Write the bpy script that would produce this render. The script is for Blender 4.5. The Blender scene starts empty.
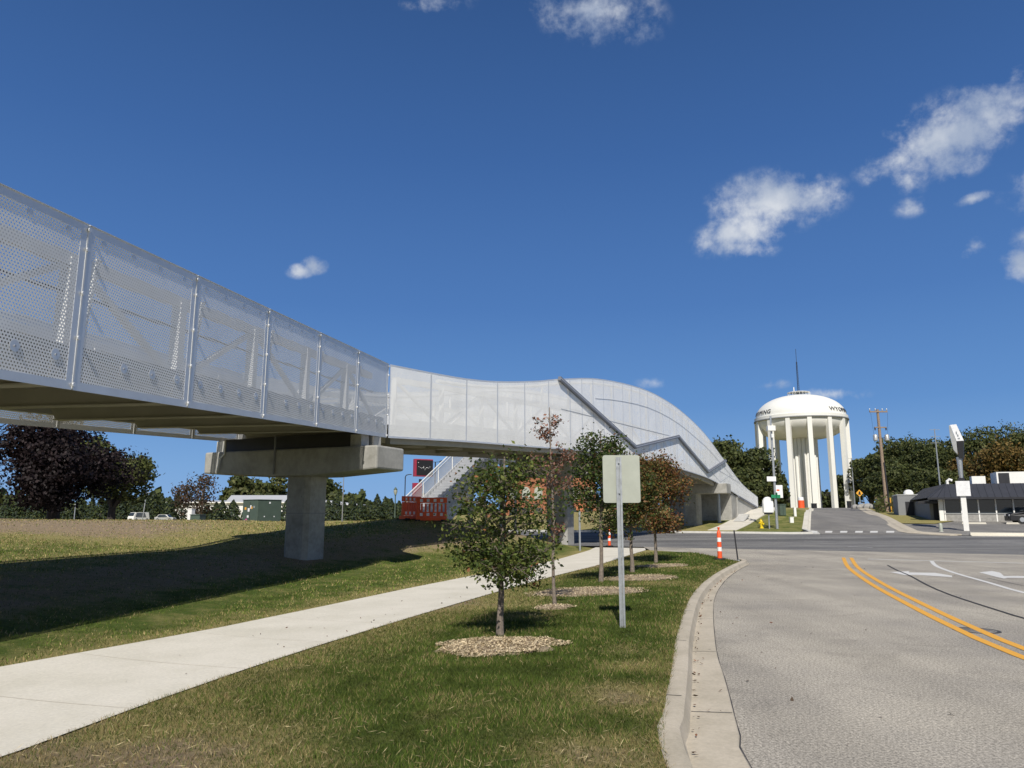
import bpy, math, random
import numpy as np
from mathutils import Vector, Matrix, noise as mnoise
from mathutils.geometry import delaunay_2d_cdt
random.seed(11); RNG = np.random.default_rng(5)
R_ = math.radians
scn = bpy.context.scene
COL = scn.collection
CAMZ = 1.65

# ------------------------------------------------------------------ terrain
def sst(a, b, x):
    t = min(1, max(0, (x-a)/(b-a))); return t*t*(3-2*t)
CURB = [(0.75,-14),(0.72,-4),(0.78,2),(0.99,5.28),(1.17,6.11),(1.6,7.81),(2.19,10.21),(3.21,13.91),(4.14,16.81),(5.35,20.07),(6.64,23.17),(7.74,25.66)]
def curb_x(y):
    return float(np.interp(y, [c[1] for c in CURB], [c[0] for c in CURB]))
def nn(x, y): return .43*x+.9*y
def Rz(x, y):
    n = nn(x, y)
    z = .28*sst(38, 58, n)
    m = n-58
    if m > 0:
        rise = .0385*m if m < 58 else (.0385*58+.018*(m-58) if m < 72 else .0385*58+.018*14-.012*(min(m,190)-72))
        z += rise*(.30+.70*sst(-25, 16, x))
    z += 1.22*math.exp(-(((x-25.5)*.9-(y-78)*.43)/8)**2-(((x-25.5)*.43+(y-78)*.9)/11)**2)
    return z
def Hz(x, y):
    r = Rz(x, y)
    if x > curb_x(y)+.02 and x > -2 and not (nn(x, y) > 30 and x < 8.5): return r
    w = max(0, curb_x(min(y, 25.6))-x)
    z = .12-.22*sst(0, 7, w)
    xn = -7.0+.15*(y-8.5) if y < 25.6 else -4.3+.577*(y-25.6)
    u = (xn-x)*(.98 if y < 25.6 else .87)
    mm = .11*max(0, u+.2)+.13*max(0, y-25)*sst(-1, 5, u)
    if y < 12: mm *= sst(-6, 12, y)*.3+.7
    mm = 1.48*(1-math.exp(-mm/1.48*1.15))
    mm += .36*math.exp(-((x+4.6)**2+(y-38)**2)/10)
    mm += .05*math.sin(x*.21+1)*math.cos(y*.17)*sst(2, 9, u)
    z += mm
    f = 1-sst(33.2, 38.4, nn(x, y))
    return r+f*z if nn(x, y) > 30 else z + r
# camera maths used to turn measured photo positions into ground positions
FPX = 740.0; PIT = R_(10.04); cP, sP = math.cos(PIT), math.sin(PIT)
def ray(px, py):
    v = 384-py; u = px-512; f = cP*FPX-sP*v
    return u/f, (sP*FPX+cP*v)/f
def ground(px, py, hf=None):
    a, b = ray(px, py); hf = hf or Hz; y = 3.0; py_ = y
    while y < 400:
        if CAMZ+b*y < hf(a*y, y): break
        py_ = y; y += .25
    lo, hi = py_, y
    for _ in range(20):
        m = (lo+hi)/2
        if CAMZ+b*m < hf(a*m, m): hi = m
        else: lo = m
    return Vector((a*hi, hi, hf(a*hi, hi)))
def gvis(px, py, hf):
    p = ground(px, py, hf)
    while p.y > 135: py += .25; p = ground(px, py, hf)
    return p
def atY(px, py, Y):
    a, b = ray(px, py); return Vector((a*Y, Y, CAMZ+b*Y))

# ------------------------------------------------------------------ materials
def newmat(name):
    m = bpy.data.materials.new(name); m.use_nodes = True
    nt = m.node_tree; b = nt.nodes['Principled BSDF']
    return m, nt, b
def N(nt, t, **k):
    n = nt.nodes.new(t)
    for a, v in k.items(): setattr(n, a, v)
    return n
def noise_col(nt, stops, scale, detail=6, rough=.6, coord=None, dist=0):
    tc = N(nt, 'ShaderNodeTexCoord'); ns = N(nt, 'ShaderNodeTexNoise')
    ns.inputs['Scale'].default_value = scale; ns.inputs['Detail'].default_value = detail
    ns.inputs['Roughness'].default_value = rough; ns.inputs['Distortion'].default_value = dist
    nt.links.new(coord or tc.outputs['Object'], ns.inputs['Vector'])
    cr = N(nt, 'ShaderNodeValToRGB')
    el = cr.color_ramp.elements
    while len(el) < len(stops): el.new(.5)
    for e, (p, c) in zip(el, stops): e.position = p; e.color = (*c, 1)
    nt.links.new(ns.outputs['Fac'], cr.inputs['Fac'])
    return cr.outputs['Color'], ns.outputs['Fac']
def mix(nt, a, b, fac, mode='MIX'):
    m = N(nt, 'ShaderNodeMix', data_type='RGBA', blend_type=mode)
    for s, v in ((m.inputs[0], fac), (m.inputs[6], a), (m.inputs[7], b)):
        if hasattr(v, 'is_output') or isinstance(v, bpy.types.NodeSocket): nt.links.new(v, s)
        else: s.default_value = v if not isinstance(v, tuple) else (*v, 1)[:4]
    return m.outputs[2]
def bump(nt, b, h, strength=.3, dist=.02):
    bp = N(nt, 'ShaderNodeBump'); bp.inputs['Strength'].default_value = strength; bp.inputs['Distance'].default_value = dist
    nt.links.new(h, bp.inputs['Height']); nt.links.new(bp.outputs['Normal'], b.inputs['Normal'])
def simple(name, col, rough=.6, metal=0, var=.12, scale=3, bmp=0, spec=.5):
    m, nt, b = newmat(name)
    lo = tuple(c*(1-var) for c in col); hi = tuple(min(1, c*(1+var)) for c in col)
    c, f = noise_col(nt, [(.3, lo), (.7, hi)], scale)
    nt.links.new(c, b.inputs['Base Color'])
    b.inputs['Roughness'].default_value = rough; b.inputs['Metallic'].default_value = metal
    b.inputs['Specular IOR Level'].default_value = spec
    if bmp: bump(nt, b, f, bmp)
    return m
M = {}
def asphalt(name, base, warm):
    m, nt, b = newmat(name)
    c1, f1 = noise_col(nt, [(.34, tuple(x*.6 for x in base)), (.5, base), (.64, tuple(min(1, x*1.45) for x in base))], 38, 3, .75)
    c2, _ = noise_col(nt, [(.35, (.80,.80,.81)), (.62, (1.1,1.09,1.06))], .35, 5, .6)
    c3, _ = noise_col(nt, [(.36, (.88,.88,.88)), (.46, (1,1,1)), (1, (1,1,1))], .9, 8, .7, dist=1.5)
    c0, f0 = noise_col(nt, [(.36, (.55,.55,.56)), (.46, (1,1,1)), (.58, (1,1,1)), (.66, (1.35,1.33,1.3))], 75, 2, .5)
    c1 = mix(nt, c1, c0, 1.0, 'MULTIPLY')
    c = mix(nt, c1, c2, 1.0, 'MULTIPLY'); c = mix(nt, c, c3, 1.0, 'MULTIPLY')
    # wheel wear: long bands
    tc = N(nt, 'ShaderNodeTexCoord'); mp = N(nt, 'ShaderNodeMapping')
    mp.inputs['Rotation'].default_value = (0, 0, warm[0]); mp.inputs['Scale'].default_value = warm[1]
    nt.links.new(tc.outputs['Object'], mp.inputs['Vector'])
    c4, _ = noise_col(nt, [(.38, warm[2]), (.6, (1.03,1.03,1.03))], 1.0, 3, .5, coord=mp.outputs['Vector'])
    c = mix(nt, c, c4, 1.0, 'MULTIPLY')
    nt.links.new(c, b.inputs['Base Color']); b.inputs['Roughness'].default_value = .93
    b.inputs['Specular IOR Level'].default_value = .25
    bump(nt, b, f1, .22, .01)
    return m
M['asphalt'] = asphalt('worn_asphalt', (.375,.345,.295), (R_(-20), (.9, .05, 1), (.88,.88,.88)))
M['asphalt_dark'] = asphalt('street_asphalt', (.20,.197,.192), (R_(25.5), (.012, .75, 1), (.62,.62,.63)))
M['asphalt_side'] = asphalt('side_asphalt', (.23,.22,.205), (R_(-22), (.5, .03, 1), (.85,.85,.85)))
def concrete(name, base, stain=.75, scale=.8, fine=30):
    m, nt, b = newmat(name)
    c1, f1 = noise_col(nt, [(.25, tuple(x*.82 for x in base)), (.75, tuple(min(1, x*1.1) for x in base))], fine, 6, .7)
    c2, _ = noise_col(nt, [(.32, (stain, stain, stain*.97)), (.6, (1,1,1))], scale, 8, .65)
    c = mix(nt, c1, c2, 1.0, 'MULTIPLY')
    nt.links.new(c, b.inputs['Base Color']); b.inputs['Roughness'].default_value = .85
    b.inputs['Specular IOR Level'].default_value = .3
    bump(nt, b, f1, .25, .01); return m
M['walk'] = concrete('sidewalk_concrete', (.68,.64,.55), .86, .7)
M['curb'] = concrete('curb_concrete', (.52,.46,.365), .8, 1.5)
M['pier'] = concrete('pier_concrete', (.40,.39,.36), .66, 1.1, 9)
M['wallc'] = concrete('abutment_concrete', (.52,.51,.48), .8, .8, 9)
def grass(name, green, dry, bare):
    m, nt, b = newmat(name)
    g, f = noise_col(nt, [(.28, tuple(x*.45 for x in green)), (.5, green), (.74, tuple(x*1.7 for x in green))], 14, 8, .8)
    d, _ = noise_col(nt, [(.3, tuple(x*.6 for x in dry)), (.7, tuple(x*1.25 for x in dry))], 20, 8, .8)
    e, _ = noise_col(nt, [(.3, tuple(x*.7 for x in bare)), (.7, tuple(x*1.2 for x in bare))], 8, 8, .7)
    at = N(nt, 'ShaderNodeAttribute', attribute_name='dry')
    sep = N(nt, 'ShaderNodeSeparateColor'); nt.links.new(at.outputs['Color'], sep.inputs[0])
    tc = N(nt, 'ShaderNodeTexCoord'); ns = N(nt, 'ShaderNodeTexNoise'); ns.inputs['Scale'].default_value = 1.1; ns.inputs['Detail'].default_value = 9; ns.inputs['Roughness'].default_value = .75
    nt.links.new(tc.outputs['Object'], ns.inputs['Vector'])
    def thr(sock, off):
        a = N(nt, 'ShaderNodeMath', operation='ADD'); nt.links.new(sock, a.inputs[0]); nt.links.new(ns.outputs['Fac'], a.inputs[1])
        r = N(nt, 'ShaderNodeMapRange'); r.inputs[1].default_value = off; r.inputs[2].default_value = off+.3; nt.links.new(a.outputs[0], r.inputs[0]); return r.outputs[0]
    c = mix(nt, g, d, thr(sep.outputs[0], .68)); c = mix(nt, c, e, thr(sep.outputs[1], .85))
    nt.links.new(c, b.inputs['Base Color']); b.inputs['Roughness'].default_value = .95; b.inputs['Specular IOR Level'].default_value = .1
    bump(nt, b, f, .9, .06)
    return m
M['grass'] = grass('lawn_grass', (.078,.112,.022), (.31,.27,.105), (.31,.235,.15))
M['soil'] = simple('bare_soil', (.27,.21,.14), .95, var=.3, scale=9, bmp=.5)
def attrmat(name, rough=.8, trans=0):
    m, nt, b = newmat(name)
    at = N(nt, 'ShaderNodeAttribute', attribute_name='tint')
    c, f = noise_col(nt, [(.3, (.8,.8,.8)), (.7, (1.15,1.15,1.15))], 6)
    nt.links.new(mix(nt, at.outputs['Color'], c, 1.0, 'MULTIPLY'), b.inputs['Base Color'])
    b.inputs['Roughness'].default_value = rough; b.inputs['Specular IOR Level'].default_value = .25
    if trans:
        tr = N(nt, 'ShaderNodeBsdfTranslucent'); nt.links.new(at.outputs['Color'], tr.inputs['Color'])
        ms = N(nt, 'ShaderNodeMixShader'); ms.inputs[0].default_value = trans
        nt.links.new(b.outputs[0], ms.inputs[1]); nt.links.new(tr.outputs[0], ms.inputs[2])
        nt.links.new(ms.outputs[0], nt.nodes['Material Output'].inputs['Surface'])
    return m
M['leaf'] = attrmat('leaf', .6, .3)
M['blade'] = attrmat('grass_blade', .75, .25)
M['chips'] = attrmat('wood_chip', .9)
def perf(name, col, p, r, rough=.42, metal=.35):
    m, nt, b = newmat(name)
    c, f = noise_col(nt, [(.3, tuple(x*.94 for x in col)), (.7, tuple(min(1, x*1.05) for x in col))], .9, 4)
    nt.links.new(c, b.inputs['Base Color']); b.inputs['Roughness'].default_value = rough; b.inputs['Metallic'].default_value = metal
    uv = N(nt, 'ShaderNodeUVMap'); sp = N(nt, 'ShaderNodeSeparateXYZ'); nt.links.new(uv.outputs[0], sp.inputs[0])
    def ma(op, a, bb=None, cc=None):
        n = N(nt, 'ShaderNodeMath', operation=op)
        for i, v in enumerate((a, bb, cc)):
            if v is None: continue
            if isinstance(v, (int, float)): n.inputs[i].default_value = v
            else: nt.links.new(v, n.inputs[i])
        return n.outputs[0]
    q = p*math.sqrt(3)
    def lat(off):
        a = ma('MULTIPLY', ma('SUBTRACT', ma('FRACT', ma('ADD', ma('DIVIDE', sp.outputs[0], p), off)), .5), p)
        d = ma('MULTIPLY', ma('SUBTRACT', ma('FRACT', ma('ADD', ma('DIVIDE', sp.outputs[1], q), off)), .5), q)
        return ma('SQRT', ma('ADD', ma('MULTIPLY', a, a), ma('MULTIPLY', d, d)))
    hole = ma('LESS_THAN', ma('MINIMUM', lat(0), lat(.5)), r)
    tr = N(nt, 'ShaderNodeBsdfTransparent'); ms = N(nt, 'ShaderNodeMixShader')
    nt.links.new(hole, ms.inputs[0]); nt.links.new(b.outputs[0], ms.inputs[1]); nt.links.new(tr.outputs[0], ms.inputs[2])
    nt.links.new(ms.outputs[0], nt.nodes['Material Output'].inputs['Surface'])
    return m
ALU = (.70,.71,.72)
M['perf1'] = perf('perforated_aluminium', (.88,.88,.87), .054, .0128, .6, .0)
M['perf2'] = perf('fine_perforated_aluminium', (.93,.93,.91), .046, .0088, .6, .0)
M['perf3'] = perf('stair_mesh', (.6,.6,.6), .04, .011)
M['alu'] = simple('brushed_aluminium', ALU, .42, .4, .05)
M['thinline'] = simple('thin_line_metal', (.55,.57,.6), .5, .1, .05)
M['rust'] = simple('faded_orange_sign', (.50,.17,.07), .6, 0, .15)
M['seam'] = simple('panel_joint_metal', (.42,.43,.45), .5, .4, .05)
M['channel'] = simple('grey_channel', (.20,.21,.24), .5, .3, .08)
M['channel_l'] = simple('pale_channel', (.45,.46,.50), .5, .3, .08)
M['steel'] = simple('tan_painted_steel', (.42,.40,.345), .55, .1, .08, 1.5)
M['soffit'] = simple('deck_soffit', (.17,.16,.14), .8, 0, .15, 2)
M['truss'] = simple('light_grey_steel', (.72,.72,.70), .5, .1, .05)
M['darks'] = simple('dark_steel', (.035,.035,.04), .5, .4)
M['galv'] = simple('galvanised_steel', (.42,.44,.46), .45, .6, .2, 14)
M['signback'] = simple('bare_sign_back', (.40,.42,.36), .55, .3, .06, 6)
M['white'] = simple('white_paint', (.80,.79,.75), .5, 0, .04)
M['tower'] = simple('tower_paint', (.78,.77,.72), .55, 0, .04, .15)
M['black'] = simple('black_paint', (.012,.012,.014), .5)
M['orange'] = simple('orange_plastic', (.85,.11,.03), .45, 0, .08)
M['redp'] = simple('red_orange_plastic', (.88,.12,.03), .5, 0, .1, 2)
M['refl'] = simple('reflective_white', (.82,.82,.82), .35)
M['yellow'] = simple('hydrant_yellow', (.75,.55,.02), .4)
M['green'] = simple('cabinet_green', (.07,.10,.075), .5, 0, .1, 2)
M['dgreen'] = simple('sign_green', (.02,.22,.10), .4)
M['red'] = simple('sign_red', (.33,.03,.06), .4)
M['pink'] = simple('sticker_pink', (.7,.08,.35), .5)
M['wood'] = simple('weathered_pole_wood', (.27,.20,.145), .9, 0, .3, 8, .3)
M['bark'] = simple('young_bark', (.19,.155,.125), .9, 0, .35, 18, .5)
M['barkd'] = simple('dark_bark', (.045,.036,.03), .9, 0, .3, 8)
M['glass'] = simple('dark_glass', (.03,.04,.05), .08, 0, .2, .4, 0, .8)
M['brick'] = simple('orange_brick', (.30,.12,.06), .85, 0, .2, 6)
M['stone'] = simple('grey_block_wall', (.30,.29,.27), .9, 0, .2, 5)
M['gpaint'] = simple('grey_wall_paint', (.22,.225,.23), .8, 0, .1, 1)
M['roof'] = simple('charcoal_metal_roof', (.045,.048,.06), .45, .3, .1, 2)
M['roofg'] = simple('light_grey_roof', (.42,.43,.45), .6, .1, .06, .5)
M['chrome'] = simple('lamp_grey', (.5,.5,.48), .4, .5)
M['rubber'] = simple('black_rubber', (.02,.02,.02), .8)
def paint(name, col, wear):
    m, nt, b = newmat(name)
    c, f = noise_col(nt, [(.3, tuple(x*.5 for x in col)), (.42, col), (.8, tuple(min(1, x*1.1) for x in col))], 16, 10, .8)
    nt.links.new(c, b.inputs['Base Color']); b.inputs['Roughness'].default_value = .7
    return m
M['ylw_line'] = paint('yellow_road_paint', (.72,.36,.04), .5)
M['wht_line'] = paint('white_road_paint', (.62,.61,.58), .5)
M['wht_faded'] = paint('faded_white_paint', (.36,.355,.34), .5)
M['tar'] = simple('tar_crack', (.045,.043,.042), .8, 0, .2, 5)

# ------------------------------------------------------------------ object helpers
def tag(o, label=None, cat=None, group=None, kind=None):
    for k, v in (('label', label), ('category', cat), ('group', group), ('kind', kind)):
        if v: o[k] = v
    return o
def empty(name, loc=(0,0,0), rz=0, label=None, cat=None, group=None):
    o = bpy.data.objects.new(name, None); COL.objects.link(o); o.empty_display_size = .3
    o.location = loc; o.rotation_euler = (0, 0, rz); return tag(o, label, cat, group)
def link(name, me, mats, parent=None):
    o = bpy.data.objects.new(name, me); COL.objects.link(o)
    for m in (mats if isinstance(mats, (list, tuple)) else [mats]): me.materials.append(m)
    if parent: o.parent = parent
    return o
def wloc(o):
    v = Vector((0,0,0))
    while o: v = v+o.location; o = o.parent
    return v
class MB:
    def __init__(s): s.v = []; s.f = []; s.uv = None; s.mi = []; s.cm = 0
    def add(s, vs, fs):
        b = len(s.v); s.v += [tuple(v) for v in vs]; s.f += [tuple(b+i for i in f) for f in fs]; s.mi += [s.cm]*len(fs); return s
    def hexa(s, p):  # 8 corners: bottom 4 ccw then top 4
        return s.add(p, [(0,3,2,1),(4,5,6,7),(0,1,5,4),(1,2,6,5),(2,3,7,6),(3,0,4,7)])
    def box(s, c, d, rz=0):
        x, y, z = (k/2 for k in d); C, S = math.cos(rz), math.sin(rz); P = []
        for zz in (-z, z):
            for a, b in ((-x,-y),(x,-y),(x,y),(-x,y)): P.append((c[0]+a*C-b*S, c[1]+a*S+b*C, c[2]+zz))
        return s.hexa(P)
    def bar(s, a, b, w, h, up=(0,0,1)):
        a, b = Vector(a), Vector(b); d = (b-a).normalized(); u = Vector(up)
        if abs(d.dot(u)) > .98: u = Vector((0,1,0)) if abs(d.y) < .9 else Vector((1,0,0))
        r = d.cross(u).normalized(); u = r.cross(d); r = r*w/2; u = u*h/2
        return s.hexa([a-r-u, a+r-u, b+r-u, b-r-u, a-r+u, a+r+u, b+r+u, b-r+u])
    def tube(s, pts, rs, n=10, cap=True):
        pts = [Vector(p) for p in pts]
        if not isinstance(rs, (list, tuple)): rs = [rs]*len(pts)
        vs = []; fs = []
        for i, p in enumerate(pts):
            d = (pts[min(i+1, len(pts)-1)]-pts[max(i-1, 0)])
            d = d.normalized() if d.length > 1e-6 else Vector((0,0,1))
            u = Vector((1,0,0)) if abs(d.x) < .9 else Vector((0,1,0))
            r = d.cross(u).normalized(); u = r.cross(d)
            for k in range(n):
                a = 2*math.pi*k/n; vs.append(p+(r*math.cos(a)+u*math.sin(a))*rs[i])
        for i in range(len(pts)-1):
            for k in range(n):
                a = i*n+k; b = i*n+(k+1) % n; fs.append((a, b, b+n, a+n))
        if cap: fs.append(tuple(range(n))[::-1]); fs.append(tuple((len(pts)-1)*n+k for k in range(n)))
        return s.add(vs, fs)
    def lathe(s, c, prof, n=32):
        vs = []; fs = []
        for r, z in prof:
            for k in range(n):
                a = 2*math.pi*k/n; vs.append((c[0]+r*math.cos(a), c[1]+r*math.sin(a), c[2]+z))
        for i in range(len(prof)-1):
            for k in range(n):
                a = i*n+k; b = i*n+(k+1) % n; fs.append((a, b, b+n, a+n))
        fs.append(tuple(range(n))[::-1]); fs.append(tuple((len(prof)-1)*n+k for k in range(n)))
        return s.add(vs, fs)
    def prism(s, poly, off):
        n = len(poly); off = Vector(off); P = [Vector(p) for p in poly]
        return s.add(P+[p+off for p in P], [tuple(range(n))[::-1], tuple(range(n, 2*n))]+[(i, (i+1) % n, n+(i+1) % n, n+i) for i in range(n)])
    def build(s, name, mats, parent=None, world=True, smooth=False, bevel=0):
        o0 = wloc(parent) if (parent and world) else Vector((0,0,0))
        me = bpy.data.meshes.new(name); me.from_pydata([(v[0]-o0.x, v[1]-o0.y, v[2]-o0.z) for v in s.v], [], s.f)
        o = link(name, me, mats, parent)
        for p, i in zip(me.polygons, s.mi): p.material_index = i
        if smooth:
            for p in me.polygons: p.use_smooth = True
        me.update()
        import bmesh
        bm = bmesh.new(); bm.from_mesh(me); bmesh.ops.recalc_face_normals(bm, faces=bm.faces); bm.to_mesh(me); bm.free()
        if bevel:
            md = o.modifiers.new('bevel', 'BEVEL'); md.width = bevel; md.segments = 2; md.limit_method = 'ANGLE'
        if smooth:
            md = o.modifiers.new('edge', 'EDGE_SPLIT'); md.split_angle = R_(38)
        return o
def np_mesh(name, verts, nper, mats, tint=None, parent=None):
    """verts (F, nper, 3): separate faces"""
    F = verts.shape[0]; me = bpy.data.meshes.new(name)
    me.vertices.add(F*nper); me.vertices.foreach_set('co', verts.reshape(-1).astype(np.float32))
    me.loops.add(F*nper); me.loops.foreach_set('vertex_index', np.arange(F*nper, dtype=np.int32))
    me.polygons.add(F); me.polygons.foreach_set('loop_start', np.arange(0, F*nper, nper, dtype=np.int32))
    me.polygons.foreach_set('loop_total', np.full(F, nper, dtype=np.int32))
    me.update(calc_edges=True); me.validate()
    if tint is not None:
        ca = me.color_attributes.new('tint', 'FLOAT_COLOR', 'POINT')
        c = np.ones((F, nper, 4), np.float32); c[:, :, :3] = tint[:, None, :]
        ca.data.foreach_set('color', c.reshape(-1))
    return link(name, me, mats, parent)
def region(name, outline, step, zf, mat, kind='structure', dry=None, label=None, cat=None, skirt=0):
    xs = [p[0] for p in outline]; ys = [p[1] for p in outline]
    pts = []; n0 = 0
    for i in range(len(outline)):
        a, b = outline[i], outline[(i+1) % len(outline)]
        k = max(1, int(math.hypot(b[0]-a[0], b[1]-a[1])/step))
        for j in range(k): pts.append(Vector((a[0]+(b[0]-a[0])*j/k, a[1]+(b[1]-a[1])*j/k)))
    nb = len(pts)
    P = np.array([(p.x, p.y) for p in pts])
    gx = np.arange(min(xs)+step*.5, max(xs), step); gy = np.arange(min(ys)+step*.5, max(ys), step)
    G = np.stack(np.meshgrid(gx, gy), -1).reshape(-1, 2); G = G+RNG.uniform(-.15, .15, G.shape)*step
    ins = np.zeros(len(G), bool); j = nb-1
    for i in range(nb):
        xi, yi = P[i]; xj, yj = P[j]
        c = ((yi > G[:, 1]) != (yj > G[:, 1])) & (G[:, 0] < (xj-xi)*(G[:, 1]-yi)/((yj-yi) if yj != yi else 1e-9)+xi)
        ins ^= c; j = i
    for g in G[ins]: pts.append(Vector((float(g[0]), float(g[1]))))
    vo, eo, fo, *_ = delaunay_2d_cdt(pts, [(i, (i+1) % nb) for i in range(nb)], [], 1, 1e-4)
    vs = [(v.x, v.y, zf(v.x, v.y)) for v in vo]
    me = bpy.data.meshes.new(name); me.from_pydata(vs, [], [tuple(f) for f in fo]); me.update()
    for p in me.polygons: p.use_smooth = True
    if me.polygons and sum(p.normal.z for p in me.polygons) < 0: me.flip_normals()
    if dry:
        ca = me.color_attributes.new('dry', 'FLOAT_COLOR', 'POINT')
        ca.data.foreach_set('color', np.array([(*dry(v[0], v[1]), 0, 1) for v in vs], np.float32).reshape(-1))
    o = link(name, me, mat); return tag(o, label, cat, kind=kind)

# ------------------------------------------------------------------ ground regions
SW_FAR = [(-9.2,1.5),(-7.3,6.4),(-5.96,9.05),(-5.26,10.6),(-4.6,12.1),(-3.75,14.6),(-2.55,18.3),(-1.05,22.5),(1.5,29.0),(3.7,36.2),(4.3,38.9)]
SW_NEAR = [(-6.4,-1),(-3.9,4.6),(-3.57,5.76),(-3.3,7.2),(-2.95,8.7),(-2.5,10.3),(-1.77,12.6),(-.39,16.8),(1.25,21.6),(3.84,28.4),(6.0,34.0),(6.6,37.6)]
def onroad(n, x): return (n-.43*x)/.9           # y on the line nn = n
DRYP = [(-2.5,5.2,1.1,.9),(.95,6.75,.42,1.0),(1.25,8.0,.3,.6),(1.3,9.0,.35,.5),(-.3,6.6,.35,.3),(3.4,17.6,.9,.5),(5.2,22.5,.9,.5),(.4,12.4,.5,.4),(-.6,14.6,1.5,.4),(2.8,25.5,1.2,.4),(.55,5.1,.5,.7)]
def dry_verge(x, y):
    d = .09; b = 0
    for cx, cy, r, a in DRYP:
        q = math.exp(-((x-cx)**2+(y-cy)**2)/(r*r)); d += a*.8*q; b += a*.75*q
    dn = min(abs(x-float(np.interp(y, [p[1] for p in SW_NEAR], [p[0] for p in SW_NEAR]))), 3)
    d += .55*math.exp(-dn/.9); b += .35*math.exp(-dn/.35)
    dc = curb_x(y)-x; d += .3*math.exp(-max(dc,0)/.18)
    return (min(d, 1), min(b, 1))
def dry_left(x, y):
    xn = -7.0+.15*(y-8.5) if y < 25.6 else -4.3+.577*(y-25.6)
    u = xn-x
    d = .20+.26*sst(5, 12, u); b = 0
    if .2 < u < 7: b = .6*sst(.2, 2, u)*(1-sst(4, 7, u)); d += .2*sst(.2,2,u)
    c = max(sst(25, 31, nn(x, y))*sst(6, 16, u), sst(23, 29, y+1.5*math.sin(x*.4)-(x+20)*.12)*sst(-7, -15, x))
    d += .45*c; b += .85*c*(.7+.3*math.sin(x*.13+.6)*math.sin(y*.2+x*.05))*sst(-6, -20, x)+.15*c
    sf = float(np.interp(y, [p[1] for p in SW_FAR], [p[0] for p in SW_FAR]))
    q = math.exp(-abs(sf-x)/.5); d += .4*q; b += .35*q*q
    return (min(d, 1), min(max(b, 0), 1))
def lawn_z(x, y): return Hz(x, y)
verge = [(c[0]+.0, c[1]) for c in CURB[1:]]+[(7.9,26.6),(7.7,28.0),(7.45,31.2),(6.1,34.2)]+[p for p in SW_NEAR[::-1] if p[1] < 34.1]+[(-7,-4)]
region('verge_lawn', verge, .45, lawn_z, M['grass'], dry=dry_verge)
left_lawn = [p for p in SW_FAR if p[1] < 38]+[(4.3,37.6),(3.2,onroad(38.4,3.2)),(-10,onroad(38.4,-10)),(-60,onroad(38.4,-60)),(-85,onroad(38.4,-85)),(-85,-20),(-14,-20)]
region('lawn', left_lawn, 1.1, lawn_z, M['grass'], dry=dry_left)
def walk_z(x, y): return Hz(x, y)+.012
region('sidewalk', SW_FAR+SW_NEAR[::-1], .6, walk_z, M['walk'])
# sidewalk joints: thin tooled grooves, drawn as dark recessed strips
jt = MB()
for i in range(60):
    t = i/59; 
    y0 = 3+t*34
    a = Vector((float(np.interp(y0, [p[1] for p in SW_FAR], [p[0] for p in SW_FAR])), y0))
    y1 = y0-1.25
    b = Vector((float(np.interp(y1, [p[1] for p in SW_NEAR], [p[0] for p in SW_NEAR])), y1))
    if i % 3: continue
    d = (b-a).normalized(); nrm = Vector((-d.y, d.x))*.0028
    K = 8
    for k in range(K):
        p = a+(b-a)*(k/K); q = a+(b-a)*((k+1)/K)
        jt.add([(w.x, w.y, walk_z(w.x, w.y)+.004) for w in (p-nrm, q-nrm, q+nrm, p+nrm)], [(0,1,2,3)])
tag(jt.build('sidewalk_joint_groove', M['curb']), kind='structure')
# roads
def road_z(x, y): return Rz(x, y)
gut = [(p[0]+.63, p[1]) for p in CURB]
near_line = [(7.6,onroad(38.7,7.6)),(21.5,31.9),(60,13.6)]
fg = [(CURB[0][0]+.1,-14)]+[(c[0]+.1, c[1]) for c in CURB]+[(8.0,26.6),(7.75,28.2),(7.45,31.2),(6.3,34.1),(6.6,36.4),(6.9,onroad(38.7,6.9))]+near_line[1:]+[(60,-14)]
region('road', fg, 2.2, road_z, M['asphalt'])
cs = [(-130,onroad(38.7,-130)),(-10,onroad(38.7,-10)),(6.9,onroad(38.7,6.9)),(21.5,31.9),(60,13.6),(90,0),(90,onroad(58.2,90)),(33.5,onroad(58.2,33.5)),(12,onroad(58.2,12)),(-130,onroad(58.2,-130))]
region('cross_street', cs, 3.0, lambda x, y: Rz(x, y)-(.0 if x > -5 else .0)+.0, M['asphalt_dark'])
def ssz(x, y): return Rz(x, y)+.012
_l = [tuple(ground(a, b, Rz)[:2]) for a, b in ((810.3,530.5),(810.7,524),(811,517),(811.5,511.5))]
_d = (Vector(_l[3])-Vector(_l[0])).normalized()
SL = [(_l[0][0]-_d.x*2.2, onroad(58.15, _l[0][0]-_d.x*2.2))]+_l+[tuple(Vector(_l[3])+_d*k) for k in (35, 75, 110)]
print('SL', [(round(a,1),round(b,1)) for a,b in SL])
_r = [tuple(ground(a, b, Rz)[:2]) for a, b in ((914,533.2),(905,530.3),(893,524),(881,517),(868,511.5))]
_e = (Vector(_r[4])-Vector(_r[2])).normalized()
SRt = _r+[tuple(Vector(_r[4])+_e*k) for k in (30, 65, 100)]
print('SR', [(round(a,1),round(b,1)) for a,b in SRt])
region('side_street', SL+SRt[::-1]+[(SRt[0][0]+1.0, onroad(58.15, SRt[0][0]+1.0))], 3.0, ssz, M['asphalt_side'])
NB = [(-130,onroad(58.2,-130)),(10,onroad(58.2,10))]
def lawn2(x, y): return Rz(x, y)+.07
def dry2(x, y): return (.30+.25*sst(74, 80, y)+.3*(1-sst(14, 18, x)), .1+.3*(1-sst(13, 19, x))*sst(-2, 4, x))
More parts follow.
